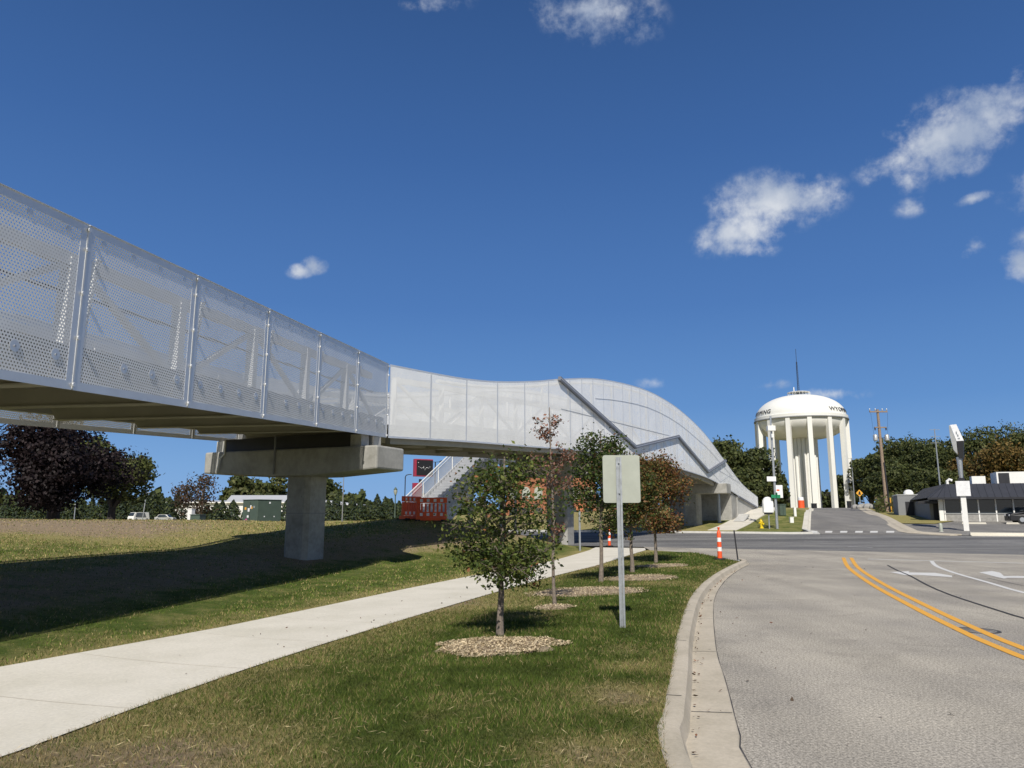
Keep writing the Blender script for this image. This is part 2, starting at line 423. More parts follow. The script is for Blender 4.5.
nwl = [(-90,onroad(58.4,-90)),(12,onroad(58.4,12)),(SL[0][0]-1.3,onroad(58.4,SL[0][0]-1.3))]+[(p[0]-.5, p[1]) for p in SL[1:]]+[(SL[-1][0]-8,210),(-90,210)]
region('far_lawn', nwl, 3.0, lawn2, M['grass'], dry=dry2)
nel = [(p[0]+.5, p[1]) for p in SRt[2:]]+[(200,230),(200,75),(60,75),(45,73),(SRt[2][0]+3,SRt[2][1]-1)]
region('hillside_grass', nel, 4.0, lawn2, M['grass'], dry=lambda x, y: (.55, .45*math.exp(-abs(x-(38.5+(y-74)*.42))/2.0)))
lot = [(p[0]+.45, p[1]) for p in SRt[:3]]+[(SRt[3][0]+1.2,73.4),(200,73.4),(200,onroad(58.3,200)),(90,onroad(58.3,90)),(44,onroad(58.3,44)),(SRt[0][0]+.8,onroad(58.3,SRt[0][0]+.8))]
region('parking_lot', lot, 3.0, lambda x, y: Rz(x, y)+.02, M['asphalt_side'])
# wide ground to the horizon
gb = MB(); g = []
ax = sorted(set([-3000,-1500,-800,-500,-350]+list(range(-260,301,10))+[350,500,800,1500,3000]))
ay = sorted(set([-2000,-600,-200,-100]+list(range(-60,301,10))+[350,500,800,1500,3500]))
for y in ay:
    for x in ax:
        r = math.hypot(x, y-60)
        z = (Rz(x, y) if abs(x) < 300 and y < 300 else Rz(max(-260,min(x,300)), min(y,300)))-(.9*(1-sst(105, 150, r))+.02)
        if y < 10: z -= .2
        g.append((x, y, z))
W_ = len(ax); gb.add(g, [(j*W_+i, j*W_+i+1, (j+1)*W_+i+1, (j+1)*W_+i) for j in range(len(ay)-1) for i in range(W_-1)])
go = gb.build('ground', M['grass'], smooth=False); tag(go, kind='structure')
ca = go.data.color_attributes.new('dry', 'FLOAT_COLOR', 'POINT')
ca.data.foreach_set('color', np.tile(np.array([.35,.1,0,1], np.float32), len(go.data.vertices)))

# kerb and gutter along the near road
def resample(pts, step):
    out = []
    P = [Vector(p) for p in pts]
    # smooth (Catmull-Rom)
    for i in range(len(P)-1):
        p0 = P[max(i-1, 0)]; p1 = P[i]; p2 = P[i+1]; p3 = P[min(i+2, len(P)-1)]
        k = max(1, int((p2-p1).length/step))
        for j in range(k):
            t = j/k
            out.append(.5*((2*p1)+(p2-p0)*t+(2*p0-5*p1+4*p2-p3)*t*t+(3*p1-p0-3*p2+p3)*t**3))
    out.append(P[-1]); return out
def sweep(mb, path, prof, zf):
    n = len(prof); vs = []; fs = []
    for i, p in enumerate(path):
        d = (path[min(i+1, len(path)-1)]-path[max(i-1, 0)]).normalized(); r = Vector((d.y, -d.x))
        for a, z in prof: q = p+r*a; vs.append((q.x, q.y, zf(p.x, p.y)+z))
    for i in range(len(path)-1):
        for k in range(n-1): fs.append((i*n+k, i*n+k+1, (i+1)*n+k+1, (i+1)*n+k))
    fs.append(tuple(range(n))); fs.append(tuple((len(path)-1)*n+k for k in range(n))[::-1])
    return mb.add(vs, fs)
cp = resample(CURB+[(7.95,26.4),(8.0,27.0)], .3)
def gw(y): return float(np.interp(y, [4,6,9,13,16,20,24], [.60,.57,.49,.44,.38,.30,.24]))
def curb_sweep(mb, path):
    vs = []; n = 10
    for i, p in enumerate(path):
        d = (path[min(i+1, len(path)-1)]-path[max(i-1, 0)]).normalized(); r = Vector((d.y, -d.x)); g = gw(p.y)
        for a, z in [(0,-.25),(0,.125),(.015,.135),(.13,.135),(.16,.118),(.19,.03),(.20,.012),(g-.01,.022),(g,.012),(g,-.1)]:
            q = p+r*a; vs.append((q.x, q.y, z))
    mb.add(vs, [(i*n+k, i*n+k+1, (i+1)*n+k+1, (i+1)*n+k) for i in range(len(path)-1) for k in range(n-1)])
mb = MB(); curb_sweep(mb, cp)
tag(mb.build('curb_and_gutter', M['curb'], smooth=True), kind='structure')
jm = MB()
for i in range(4, len(cp)-2, 9):
    p = cp[i]; d = (cp[i+1]-cp[i-1]).normalized(); r = Vector((d.y, -d.x)); e = d*.006
    q = gw(p.y)-.012; jm.add([(*(p+r*.205-e), .0165), (*(p+r*q-e), .0265), (*(p+r*q+e), .0265), (*(p+r*.205+e), .0165)], [(0,1,2,3)])
    jm.add([(*(p+r*.0-e), .1385), (*(p+r*.13-e), .1385), (*(p+r*.13+e), .1385), (*(p+r*.0+e), .1385)], [(0,1,2,3)])
# dark seam between gutter and asphalt
for i in range(len(cp)-1):
    def off(k, a):
        d = (cp[min(k+1, len(cp)-1)]-cp[max(k-1, 0)]).normalized(); return cp[k]+Vector((d.y, -d.x))*a
    w = .006+.010*mnoise.noise(Vector((i*.35, 3, 0)))
    g0, g1 = gw(cp[i].y)+.002, gw(cp[i+1].y)+.002
    w1 = .006+.010*mnoise.noise(Vector((i*.35+.35, 3, 0)))
    jm.add([(*off(i, g0), .0165), (*off(i, g0+w), .0165), (*off(i+1, g1+w1), .0165), (*off(i+1, g1), .0165)], [(0,1,2,3)])
tag(jm.build('gutter_seam', M['tar']), kind='structure')
# far kerbs
def curbline(name, pts, prof, zf, mat=M['curb'], step=1.5):
    mb = MB(); sweep(mb, resample(pts, step), prof, zf); return tag(mb.build(name, mat, smooth=False), kind='structure')
prof_k = [(-.55,-.1),(-.55,.02),(0,.02),(.02,.14),(.28,.14),(.28,-.1)]
def rev(p): return [(-a, z) for a, z in p][::-1]
curbline('curb', [(-60,onroad(58.0,-60)),(10,onroad(58.0,10)),(SL[0][0]-1.8,onroad(58.0,SL[0][0]-1.8)),(SL[0][0]-.35,onroad(58.6,SL[0][0]-.35)),(SL[1][0]-.35,SL[1][1])], rev(prof_k), Rz, M['wallc'])
curbline('curb', [(p[0]-.05, p[1]) for p in SL[1:6]], [(-.55,-.1),(-.55,.13),(-.15,.13),(-.1,.03),(.05,.03),(.05,-.1)], Rz, M['walk'])
curbline('curb', [(p[0]+.35, p[1]) for p in SRt[5::-1]]+[(SRt[0][0]+1.4,onroad(58.4,SRt[0][0]+1.4))], [(-.3,-.1),(-.3,.10),(.3,.10),(.5,.03),(.9,.03),(.9,-.1)], Rz, M['curb'])
curbline('curb', [(30.6,onroad(58.5,30.6)),(46,onroad(58.5,46)),(90,onroad(58.5,90))], rev([(-.55,-.1),(-.55,.03),(0,.03),(.02,.2),(.5,.2),(.5,-.1)]), Rz, M['walk'])
# path up to the bridge end
pth = [ground(722,531.3,Rz), ground(731,527.5,Rz), ground(748,518,Rz), ground(767,509.6,Rz)]
pp = [Vector((p.x, p.y)) for p in pth]; pp.append(pp[-1]+(pp[-1]-pp[-2])*.4)
mb = MB(); sweep(mb, resample([tuple(p) for p in pp], 1), [(-1.1,-.2),(-1.1,.10),(1.1,.10),(1.1,-.2)], Rz)
tag(mb.build('path', M['walk']), kind='structure')

# ------------------------------------------------------------------ road markings
def strip(name, pts, w, mat, zf=Rz, dz=.006, step=.8, off=0):
    P = resample(pts, step); mb = MB(); vs = []
    for i, p in enumerate(P):
        d = (P[min(i+1, len(P)-1)]-P[max(i-1, 0)]).normalized(); r = Vector((d.y, -d.x))
        for a in (off-w/2, off+w/2): q = p+r*a; vs.append((q.x, q.y, zf(q.x, q.y)+dz))
    mb.add(vs, [(2*i, 2*i+1, 2*i+3, 2*i+2) for i in range(len(P)-1)])
    o = mb.build(name, mat); return tag(o, kind='structure')
YL = [(13.25,29.7),(10.95,24.1),(8.98,18.5),(7.62,14.15),(6.85,11.5),(6.28,9.2),(5.75,5.5),(5.5,1),(5.45,-8)]
strip('yellow_line_marking', YL, .13, M['ylw_line'], off=-.02)
strip('yellow_line_marking', YL, .13, M['ylw_line'], off=.26)
strip('stop_line_marking', [(13.5,28.8),(16.8,26.9),(21.5,24.2)], .22, M['wht_line'])
strip('stop_line_marking', [(22.6,24.6),(26,22.8)], .22, M['wht_line'])
strip('lane_line_marking', [(15.3,27.7),(13.9,24.9),(12.75,21.9),(11.8,18.9),(11.0,16.4),(10.0,12),(9.4,6)], .13, M['wht_line'])
strip('sealed_road_crack', [(12.5,25.3),(11.6,22.9),(10.94,20.94),(9.9,18.2),(9.18,16.04),(8.55,13.6),(8.2,12),(7.9,9.5)], .05, M['tar'], dz=.010)
strip('sealed_road_crack', [(12.6,20.2),(12.1,18.1),(11.9,16.8)], .022, M['tar'])
def flat_poly(name, pts, mat, dz=.006, zf=Rz):
    mb = MB(); mb.add([(x, y, zf(x, y)+dz) for x, y in pts], [tuple(range(len(pts)))])
    return tag(mb.build(name, mat), kind='structure')
def arrow(pts_px, mat):
    flat_poly('lane_arrow_marking', [tuple(ground(x, y, Rz)[:2]) for x, y in pts_px], mat)
arrow([(890,572.2),(909,571.4),(909,572.6),(935,573.0),(952,575.8),(952,577.4),(938,576.4),(916,575),(905,575.4)], M['wht_line'])
arrow([(979,572.5),(992,571.2),(1000,572.8),(1004,576.2),(1060,576.5),(1060,578.6),(1008,578),(1004,578.8),(996,577)], M['wht_line'])
for a, b in ((810,817),(825,832),(840,847),(855,862.5),(870,877.5),(886,894)):
    pts = [tuple(ground(x, y, Rz)[:2]) for x, y in ((a+.5,531.2),(b+.5,531.2),(b,532.9),(a,532.9))]
    flat_poly('crosswalk_marking', pts, M['wht_line'], dz=.02)
strip('lane_line_marking', [tuple(ground(804,541.3,Rz)[:2]), tuple(ground(870,542.6,Rz)[:2])], .16, M['wht_faded'], dz=.01)
strip('lane_line_marking', [tuple(ground(848,546.9,Rz)[:2]), tuple(ground(873,547.7,Rz)[:2])], .3, M['wht_faded'], dz=.01)
# manhole in the yellow line
mh = ground(976.5,630.5,Rz)
t = empty('manhole', mh, 0, 'rusty round manhole cover set in the asphalt under the double yellow line', 'manhole')
MB().lathe((0, 0, -.001), [(.31,-.03),(.31,.004),(.265,.005)], 36).build('frame', M['tar'], t, world=False)
MB().lathe((0, 0, -.001), [(.255,-.02),(.255,.0062),(.19,.0058),(.17,.0068),(.05,.0066),(.02,.0066)], 36).build('cover', M['asphalt_dark'], t, world=False)
# ------------------------------------------------------------------ footbridge
d1 = Vector((.150,.9887)); n1 = Vector((-.9887,.150)); E1 = Vector((-4.36,25.6))   # section one ends at the first pier
d2 = Vector((.5,.866)); n2 = Vector((-.866,.5)); S2 = Vector((-4.31,25.65)); WB = 6.0
def zb1(s): return 4.29+(.8/14.9)*s      # s = distance from the pier, negative towards the camera
TOPT = [0,2.63,4.85,7.3,10.94,13.32,18.18,24.17,28.65,33.93,40.05,45.7,52.24,59.0]
TOPZ = [6.90,7.03,7.17,7.44,8.03,8.5,9.3,9.78,9.81,9.38,8.28,6.60,4.65,3.48]
BOTT = [0,4.9,10.9,15.23,20,24.92,29,33.35,37,40.83,46,50.17,54.5,59.0]
BOTZ = [4.29,4.55,4.80,4.99,5.12,5.16,5.11,4.95,4.80,4.58,4.03,3.47,2.92,2.39]
def cub(T, Zs, t):
    i = max(0, min(len(T)-2, int(np.searchsorted(T, t, 'right'))-1))
    h = T[i+1]-T[i]; u = min(1, max(0, (t-T[i])/h))
    def sl(k):
        if k == 0: return (Zs[1]-Zs[0])/(T[1]-T[0])
        if k == len(T)-1: return (Zs[-1]-Zs[-2])/(T[-1]-T[-2])
        return (Zs[k+1]-Zs[k-1])/(T[k+1]-T[k-1])
    m0, m1 = sl(i)*h, sl(i+1)*h
    return (2*u**3-3*u*u+1)*Zs[i]+(u**3-2*u*u+u)*m0+(-2*u**3+3*u*u)*Zs[i+1]+(u**3-u*u)*m1
ztop = lambda t: cub(TOPT, TOPZ, t)
zbot = lambda t: cub(BOTT, BOTZ, t)
br = empty('footbridge', (E1.x, E1.y, 0), 0, 'long pedestrian bridge wrapped in white perforated metal screens, arching over the cross street', 'footbridge')
def panel_mesh(name, a, b, zl, zh, mat, parent, outline=None):
    """vertical sheet from a to b (2d), list of (fraction, zlo, zhi)"""
    L = (b-a).length; vs = []; uv = []; o0 = wloc(parent)
    for fr, lo, hi in outline:
        p = a+(b-a)*fr
        vs += [(p.x-o0.x, p.y-o0.y, lo-o0.z), (p.x-o0.x, p.y-o0.y, hi-o0.z)]; uv += [(fr*L, lo), (fr*L, hi)]
    fs = [(2*i, 2*i+2, 2*i+3, 2*i+1) for i in range(len(outline)-1)]
    me = bpy.data.meshes.new(name); me.from_pydata(vs, [], fs); ul = me.uv_layers.new(name='UVMap')
    for lp in me.loops: ul.data[lp.index].uv = uv[lp.vertex_index]
    return link(name, me, mat, parent)
def disc(mb, c, nrm, r, th=.012, n=14):
    nrm = Vector((nrm[0], nrm[1], 0)).normalized(); t = Vector((-nrm.y, nrm.x, 0)); c = Vector(c); vs = []
    for s in (0, th):
        for k in range(n):
            a = 2*math.pi*k/n; vs.append(c+nrm*s+t*r*math.cos(a)+Vector((0,0,1))*r*math.sin(a))
    mb.add(vs, [tuple(range(n))[::-1], tuple(range(n, 2*n))]+[(k, (k+1) % n, n+(k+1) % n, n+k) for k in range(n)])
# --- section one
PL = 2.97; NP = 8; HS = 2.6
far_shift = 1.15   # outer side of the bend is longer
for side in (0, 1):
    nout = -n1 if side == 0 else n1
    for k in range(NP):
        sb = -k*PL; sa = sb-PL
        base = E1 if side == 0 else E1+n1*WB+d1*.9
        g_ = .012
        a = base+d1*(sa+g_); b = base+d1*(sb-g_)
        z0a, z0b = zb1(sa), zb1(sb)
        bd = .13
        def W(s_, h): # along 0..1, height from bottom
            p = a+(b-a)*s_; return Vector((p.x, p.y, z0a+(z0b-z0a)*s_+h))
        L = (b-a).length; f0 = bd/L
        sheet = panel_mesh('perforated_panel', a, b, 0, 0, M['perf1'], br, [(f0, W(f0, bd).z, W(f0, HS-bd).z), (1-f0, W(1-f0, bd).z, W(1-f0, HS-bd).z)])
        fm = MB(); off = Vector((nout.x, nout.y, 0))*.004
        def quad(s0, h0, s1, h1, s2, h2, s3, h3):
            fm.prism([W(s0, h0)-off, W(s1, h1)-off, W(s2, h2)-off, W(s3, h3)-off], off*2)
        quad(0,0, 1,0, 1-f0,bd, f0,bd); quad(f0,HS-bd, 1-f0,HS-bd, 1,HS, 0,HS)
        quad(0,0, f0,bd, f0,HS-bd, 0,HS); quad(1-f0,bd, 1,0, 1,HS, 1-f0,HS-bd)
        # stiffener lip behind the edge
        fm.build('panel_frame', M['alu'], sheet)
        if side == 0:
            for s_ in (.12,.37,.62,.87):
                bl = MB(); disc(bl, W(s_, HS-bd-.07)+off, nout, .05, .004); bl.build('washer_plate', M['alu'], br)
            for s_ in (.12,.37,.62,.87)[(k+1) % 2:]:
                bl = MB(); disc(bl, W(s_, .48)+off, nout, .085, .004); bl = bl.build('washer_plate', M['alu'], br)
                b2 = MB(); disc(b2, W(s_, .48)+off*2.2, nout, .016, .012, 8); b2.build('bolt', M['seam'], bl)
        # joint strip
        js = MB(); p = base+d1*sb
        jo = js.bar((p.x, p.y, zb1(sb)+.02), (p.x, p.y, zb1(sb)+HS-.01), .03, .02, up=(nout.x, nout.y, 0)).build('joint_strip', M['truss'], br)
        if side == 0:
            for h_ in (.08, .8, 1.5, 2.2, 2.52):
                b2 = MB(); disc(b2, (p.x+nout.x*.016, p.y+nout.y*.016, zb1(sb)+h_), nout, .034, .025, 8); b2.build('bolt', M['alu'], jo)
        # rolled cap along the top
        cap = MB().bar(W(0, HS+.003), W(1, HS+.003), .05, .012); cap.build('panel_cap', M['alu'], br)
# inner frame: posts, chords, diagonals inside the screens
for side in (0, 1):
    ins = .55
    base = (E1+n1*ins) if side == 0 else (E1+n1*(WB-ins)+d1*.9)
    def P3(s, h): p = base+d1*s; return Vector((p.x, p.y, zb1(s)+h))
    for k in range(NP):
        s0, s1 = -k*PL-PL, -k*PL
        post = MB().bar(P3(s0+.35, .3), P3(s0+.35, 2.2), .2, .2, up=(d1.x, d1.y, 0)); post.build('post', M['truss'], br)
        MB().bar(P3(s0+.6, .68) if k % 2 else P3(s0+.6, 2.05), P3(s1+.2, 2.05) if k % 2 else P3(s1+.2, .68), .10, .10).build('diagonal', M['truss'], br)
        MB().bar(P3(s0, 1.62), P3(s1, 1.62), .04, .05).build('handrail', M['darks'], br)
        if side == 0:
            MB().bar(P3(s0+.35, 2.15)-Vector((*n1*.5,0)), P3(s0+.35, .55)-Vector((*n1*.28,0)), .07, .05).build('bracket', M['truss'], br)
    MB().bar(P3(-NP*PL, 2.16), P3(-.3, 2.16), .16, .2).build('top_chord', M['truss'], br)
    MB().bar(P3(-NP*PL, .62), P3(-.3, .62), .14, .28).build('bottom_chord', M['truss'], br)
# deck and floor beams of section one
def P1(s, w, z): p = E1+d1*s+n1*w; return Vector((p.x, p.y, zb1(s)+z))
s_end = 0.0
dk = MB(); dk.hexa([P1(-NP*PL,.12,.56), P1(.0,.12,.56), P1(1.0,WB-.12,.56), P1(-NP*PL,WB-.12,.56), P1(-NP*PL,.12,.7), P1(.0,.12,.7), P1(1.0,WB-.12,.7), P1(-NP*PL,WB-.12,.7)])
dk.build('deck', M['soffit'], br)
for w in (.4, WB-.5):
    q0 = .08 if w < 1 else .22
    gd = MB(); gd.hexa([P1(-NP*PL,w-.12,q0), P1(.3,w-.12,q0), P1(.3,w+.12,q0), P1(-NP*PL,w+.12,q0), P1(-NP*PL,w-.12,.555), P1(.3,w-.12,.555), P1(.3,w+.12,.555), P1(-NP*PL,w+.12,.555)])
    gd.build('edge_girder', M['steel'], br)
for k in range(NP+1):
    for dd in ((0,) if k == NP else (0, .5)):
        s = -(k+dd)*PL-.3
        fb = MB()
        depth = .06 if dd == 0 else .30
        pts = [P1(s, .10, depth+.02), P1(s, .2, depth), P1(s, WB-1.0, depth), P1(s, WB-.9, .20 if dd == 0 else .35), P1(s, WB-.72, .557), P1(s, .10, .557)]
        w = Vector((d1.x, d1.y, 0))*(.03 if dd == 0 else .03)
        fb.prism([p-w for p in pts], w*2)
        if dd == 0: fb.bar(P1(s, .2, depth-.012), P1(s, WB-1.0, depth-.012), .24, .022)
        fb.build('floor_beam', M['steel'], br)
for w in (1.9, 3.0, 4.1):
    MB().bar(P1(-NP*PL, w, .46), P1(-.2, w, .46), .08, .16).build('stringer', M['steel'], br)
c_ = E1+n1*(WB-.12)+d1*.8; e_ = S2+d2*3.0+n2*(WB-.12)
# --- section two: the curved screens over the street
tl = [0]+[2.45*i for i in range(1, 7)]
while tl[-1] < 57: tl.append(tl[-1]+1.5)
tl[-1] = 59.0
def P2(t, w, z): p = S2+d2*t+n2*w; return Vector((p.x, p.y, z))
for side in (0, 1):
    w = 0 if side == 0 else WB
    t_off = 0
    lst = tl if side == 0 else [t for t in tl if t >= 3.0]
    if side == 1: lst = [-.75+3.45]+[t for t in lst if t > 3.2]
    nout = -n2 if side == 0 else n2
    for i in range(len(lst)-1):
        t0, t1 = lst[i]+.012, lst[i+1]-.012; a = S2+d2*t0+n2*w; b = S2+d2*t1+n2*w
        K = 3; ol = [(j/K, zbot(t0+(t1-t0)*j/K)+.07, ztop(t0+(t1-t0)*j/K)-.06) for j in range(K+1)]
        sh = panel_mesh('perforated_panel', a, b, 0, 0, M['perf2'], br, ol)
        off = Vector((nout.x, nout.y, 0))*.004
        fm = MB()
        for j in range(K):
            ta, tb = t0+(t1-t0)*j/K, t0+(t1-t0)*(j+1)/K
            for h0, h1, f in ((0,.07,zbot), (-.06,0,ztop)):
                fm.prism([P2(ta, w, f(ta)+h0)-off, P2(tb, w, f(tb)+h0)-off, P2(tb, w, f(tb)+h1)-off, P2(ta, w, f(ta)+h1)-off], off*2)
        for t in (t0+.018, t1-.018):
            fm.bar(P2(t, w, zbot(t)+.07), P2(t, w, ztop(t)-.06), .036, .008, up=(nout.x, nout.y, 0))
        fm.build('panel_frame', M['alu'], sh)
        tm = lst[i+1]
        if i < len(lst)-2:
            MB().bar(P2(tm, w, zbot(tm)+.03)-off*3, P2(tm, w, ztop(tm)-.03)-off*3, .03, .012, up=(nout.x, nout.y, 0)).build('joint_strip', M['thinline'], br)
# zigzag channel
zg = [(13.35,8.50),(23.9,5.85),(32.8,7.31),(40.4,5.12),(46.2,6.38)]
zc = MB(); zd = MB()
for (ta, za), (tb, zb_) in zip(zg[:-1], zg[1:]):
    a, b = P2(ta, -.10, za), P2(tb, -.10, zb_); d = (b-a).normalized()*.07
    zc.bar(a-d, b+d, .16, .20)
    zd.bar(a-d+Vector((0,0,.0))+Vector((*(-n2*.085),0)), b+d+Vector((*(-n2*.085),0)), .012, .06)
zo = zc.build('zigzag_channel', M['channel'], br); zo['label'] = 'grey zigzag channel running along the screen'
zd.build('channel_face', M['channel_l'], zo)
# thin bars standing in for truss lines and shading behind, plus the top seam
fl = MB()
for (ta, za), (tb, zb_) in (((13.6,7.0),(31,7.22)),((33.2,7.3),(44.5,4.45)),((44.5,4.45),(48,5.2)),((16,5.7),(22.5,5.6)),((44,5.45),(51.5,4.6))):
    fl.bar(P2(ta, -.012, za), P2(tb, -.012, zb_), .01, .024)
for i in range(14):
    ta, tb = 18+i*2.2, 18+(i+1)*2.2
    fl.bar(P2(ta, -.012, ztop(ta)-1.15*min(1,(ztop(ta)-zbot(ta))/4)), P2(tb, -.012, ztop(tb)-1.15*min(1,(ztop(tb)-zbot(tb))/4)), .01, .03)
fl.build('truss_and_seam_line', M['thinline'], br)
# inner truss of section two
for w in (.6, WB-.6):
    tc_ = MB(); 
    for i in range(0, 18):
        ta, tb = 1+i*3, 4+i*3
        h = lambda t: min(2.2, ztop(t)-zbot(t)-.3)
        tc_.bar(P2(ta, w, zbot(ta)+h(ta)), P2(tb, w, zbot(tb)+h(tb)), .18, .2)
        MB().bar(P2(ta, w, zbot(ta)+.5), P2(ta, w, zbot(ta)+h(ta)), .18, .18).build('post', M['truss'], br)
        MB().bar(P2(ta, w, zbot(ta)+(.6 if i % 2 else h(ta))), P2(tb, w, zbot(tb)+(h(tb) if i % 2 else .6)), .1, .1).build('diagonal', M['truss'], br)
        MB().bar(P2(ta, w, zbot(ta)+.62), P2(tb, w, zbot(tb)+.62), .14, .26).build('bottom_chord', M['truss'], br)
    tc_.build('top_chord', M['truss'], br)
# arch tubes carrying the raised screen
for w in (.25, WB-.25):
    ar = MB(); pts = [P2(t, w, ztop(t)-.25) for t in np.linspace(3.2, 57, 40)]; ar.tube(pts, .08, 8).build('arch_tube', M['truss'], br, smooth=True)
    for t in np.arange(12, 46, 3.0):
        if ztop(t)-zbot(t) > 2.6: MB().bar(P2(t, w, zbot(t)+2.0), P2(t, w, ztop(t)-.28), .09, .09).build('post', M['truss'], br)
TT = list(np.linspace(0, 58.8, 36))
dk = MB(); vs = []
for t in TT:
    t2 = t if t > 0 else 0
    for w, z in ((.12,.30),(.12,.48),(WB-.12,.48),(WB-.12,.30)):
        tt = t+(3.1*w/WB if t == 0 else 0); vs.append(P2(tt, w, zbot(tt)+z))
dk.add(vs, [(i*4+k, i*4+(k+1) % 4, i*4+4+(k+1) % 4, i*4+4+k) for i in range(len(TT)-1) for k in range(4)]+[(0,1,2,3),tuple((len(TT)-1)*4+k for k in (3,2,1,0))])
dk.build('deck', M['steel'], br)
for w in (.45, 2.2, 3.9, WB-.45):
    gd = MB()
    for ta, tb in zip(TT[:-1], TT[1:]):
        ta = max(ta, 3.1*w/WB+.3)
        if tb <= ta or tb > 51: continue
        dp = .28 if w in (.45, WB-.45) else .1
        gd.bar(P2(ta, w, zbot(ta)+.30-(dp+.2)/2), P2(tb, w, zbot(tb)+.30-(dp+.2)/2), .22, dp+.2)
    gd.build('edge_girder' if w in (.45, WB-.45) else 'stringer', M['steel'], br)
for t in np.arange(4.4, 50, 3.0):
    fb = MB(); pts = [P2(t, .15, zbot(t)+.08), P2(t, .5, zbot(t)-.06), P2(t, WB-.5, zbot(t)-.06), P2(t, WB-.15, zbot(t)+.1), P2(t, WB-.15, zbot(t)+.3), P2(t, .15, zbot(t)+.3)]
    w = Vector((*d2*.05, 0)); fb.prism([p-w for p in pts], w*2).build('floor_beam', M['steel'], br)
MB().prism([(E1.x-.12,E1.y-.02,zb1(0)+.45),(c_.x+.12,c_.y,zb1(0)+.45),(e_.x+.1,e_.y-.06,zb1(0)+.45)], (0,0,.14)).build('deck_corner', M['steel'], br)
# closing corner pieces where the two sections meet on the outer side
c0 = E1+n1*WB+d1*.9; c1 = S2+d2*2.7+n2*WB
MB().prism([(c0.x,c0.y,4.33),(c1.x,c1.y,4.42),(c1.x,c1.y,7.0),(c0.x,c0.y,6.93)], (.01,-.02,0)).build('corner_panel', M['alu'], br)

# ------------------------------------------------------------------ piers and abutment
def pier(C, head, lr, ll, th, zt, zc_, zg_, colw, cold, label, tipdrop=.75):
    e = Vector((math.sin(head), math.cos(head), 0)); r = Vector((e.y, -e.x, 0)); C = Vector((C[0], C[1], 0))
    t = empty('bridge_pier', (C.x, C.y, zg_), 0, label, 'bridge pier', 'concrete piers carrying the footbridge')
    up = Vector((0,0,1))
    cp_ = [C-e*th/2+r*lr+up*(zt-tipdrop), C-e*th/2+r*lr+up*zt, C-e*th/2-r*ll+up*zt, C-e*th/2-r*ll+up*(zt-tipdrop), C-e*th/2-r*(colw*.9)+up*zc_, C-e*th/2+r*(colw*.9)+up*zc_]
    cap = MB().prism(cp_, e*th).build('cap_beam', M['pier'], t, bevel=.06)
    ch = .14; x, y = colw/2, cold/2
    po = [(-x+ch,-y),(x-ch,-y),(x,-y+ch),(x,y-ch),(x-ch,y),(-x+ch,y),(-x,y-ch),(-x,-y+ch)]
    poly = [C+r*a+e*b+up*(zg_-.6) for a, b in po]
    MB().prism(poly, (0,0,zc_+.02-zg_+.6)).build('column', M['pier'], t)
    for q_, z_ in ((-.25,.9),(.25,.9),(-.25,2.1),(.25,2.1)):
        c_ = C+r*q_*(colw/1.0)-e*(y+.001); hb = MB(); disc(hb, (c_.x, c_.y, zg_+z_), -e, .022, .004, 8); hb.build('tie_hole', M['gpaint'], t)
    g_ = MB().prism([C+(r*a+e*b)*1.004+up*(zg_+1.55) for a, b in po], (0,0,.02)); g_.build('form_joint', M['gpaint'], t)
    for q in (-ll+.5, lr-1.0):
        for h in (-.35, .35):
            c = C+r*q+e*h; rz = math.atan2(r.y, r.x)
            pd = MB().box((c.x, c.y, zt+.2), (.42,.42,.398), rz).build('bearing_pedestal', M['wallc'], t)
            MB().box((c.x, c.y, zt+.43), (.34,.34,.06), rz).build('bearing', M['darks'], pd)
    return t, C, r, e
p1, C1, r1, e1 = pier((-7.0,25.5), R_(24), 3.35, 3.95, 1.6, 3.84, 2.93, .15, .98, 1.1, 'large concrete hammerhead pier in the shaded lawn beneath the near bend of the bridge')
# dark cross girder above the cap, drain pipe and conduit
MB().bar(C1-r1*3.2-e1*.5+Vector((0,0,4.05)), C1+r1*2.3-e1*.5+Vector((0,0,4.10)), .12, .46).build('cross_girder', M['darks'], br)
dp = MB(); q = C1-r1*3.1-e1*.86
dp.tube([q+Vector((.1,0,4.25)), q+Vector((.1,0,3.75)), q+Vector((-.05,0,3.6)), q+Vector((-.12,0,3.12))], .035, 8).build('drain_pipe', M['white'], p1, smooth=True)
q = C1-r1*.75-e1*.84
MB().tube([q+Vector((0,0,4.3)), q+Vector((0,0,3.0))], .03, 8).build('conduit', M['gpaint'], p1)
gz = Hz(2.75, 42.6)
p2, C2, r2_, e2 = pier((2.75,42.8), R_(30), 2.6, 2.9, 1.4, zbot(18.5)-.42, zbot(18.5)-1.35, gz, 1.3, 1.1, 'concrete pier behind the young trees, on the near side of the cross street')
p3, C3, r3_, e3 = pier((15.75,65.4), R_(30), 3.2, 3.0, 1.5, 4.30, 3.45, Rz(15.75,65.4)+.05, 1.3, 1.3, 'concrete pier beyond the cross street beside the bridge abutment', .85)
MB().tube([C3+r3_*1.7+e3*2.2+Vector((0,0,.4)), C3+r3_*1.7+e3*2.2+Vector((0,0,3.6))], .14, 10).build('drain_pipe', M['galv'], p3)
ab = empty('bridge_abutment', P2(49, 3, Rz(23,73)), 0, 'pale concrete abutment and wing wall under the low far end of the bridge', 'abutment')
bw = MB(); K = np.linspace(48.5, 58.6, 12); vs = []
for t in K:
    for w, z in ((.12,None),(.12,1),(WB-.12,1),(WB-.12,None)):
        vs.append(P2(t, w, .0 if z is None else zbot(t)-.06))
bw.add(vs, [(i*4+k, i*4+(k+1) % 4, i*4+4+(k+1) % 4, i*4+4+k) for i in range(len(K)-1) for k in range(4)]+[(0,1,2,3),(47,46,45,44)])
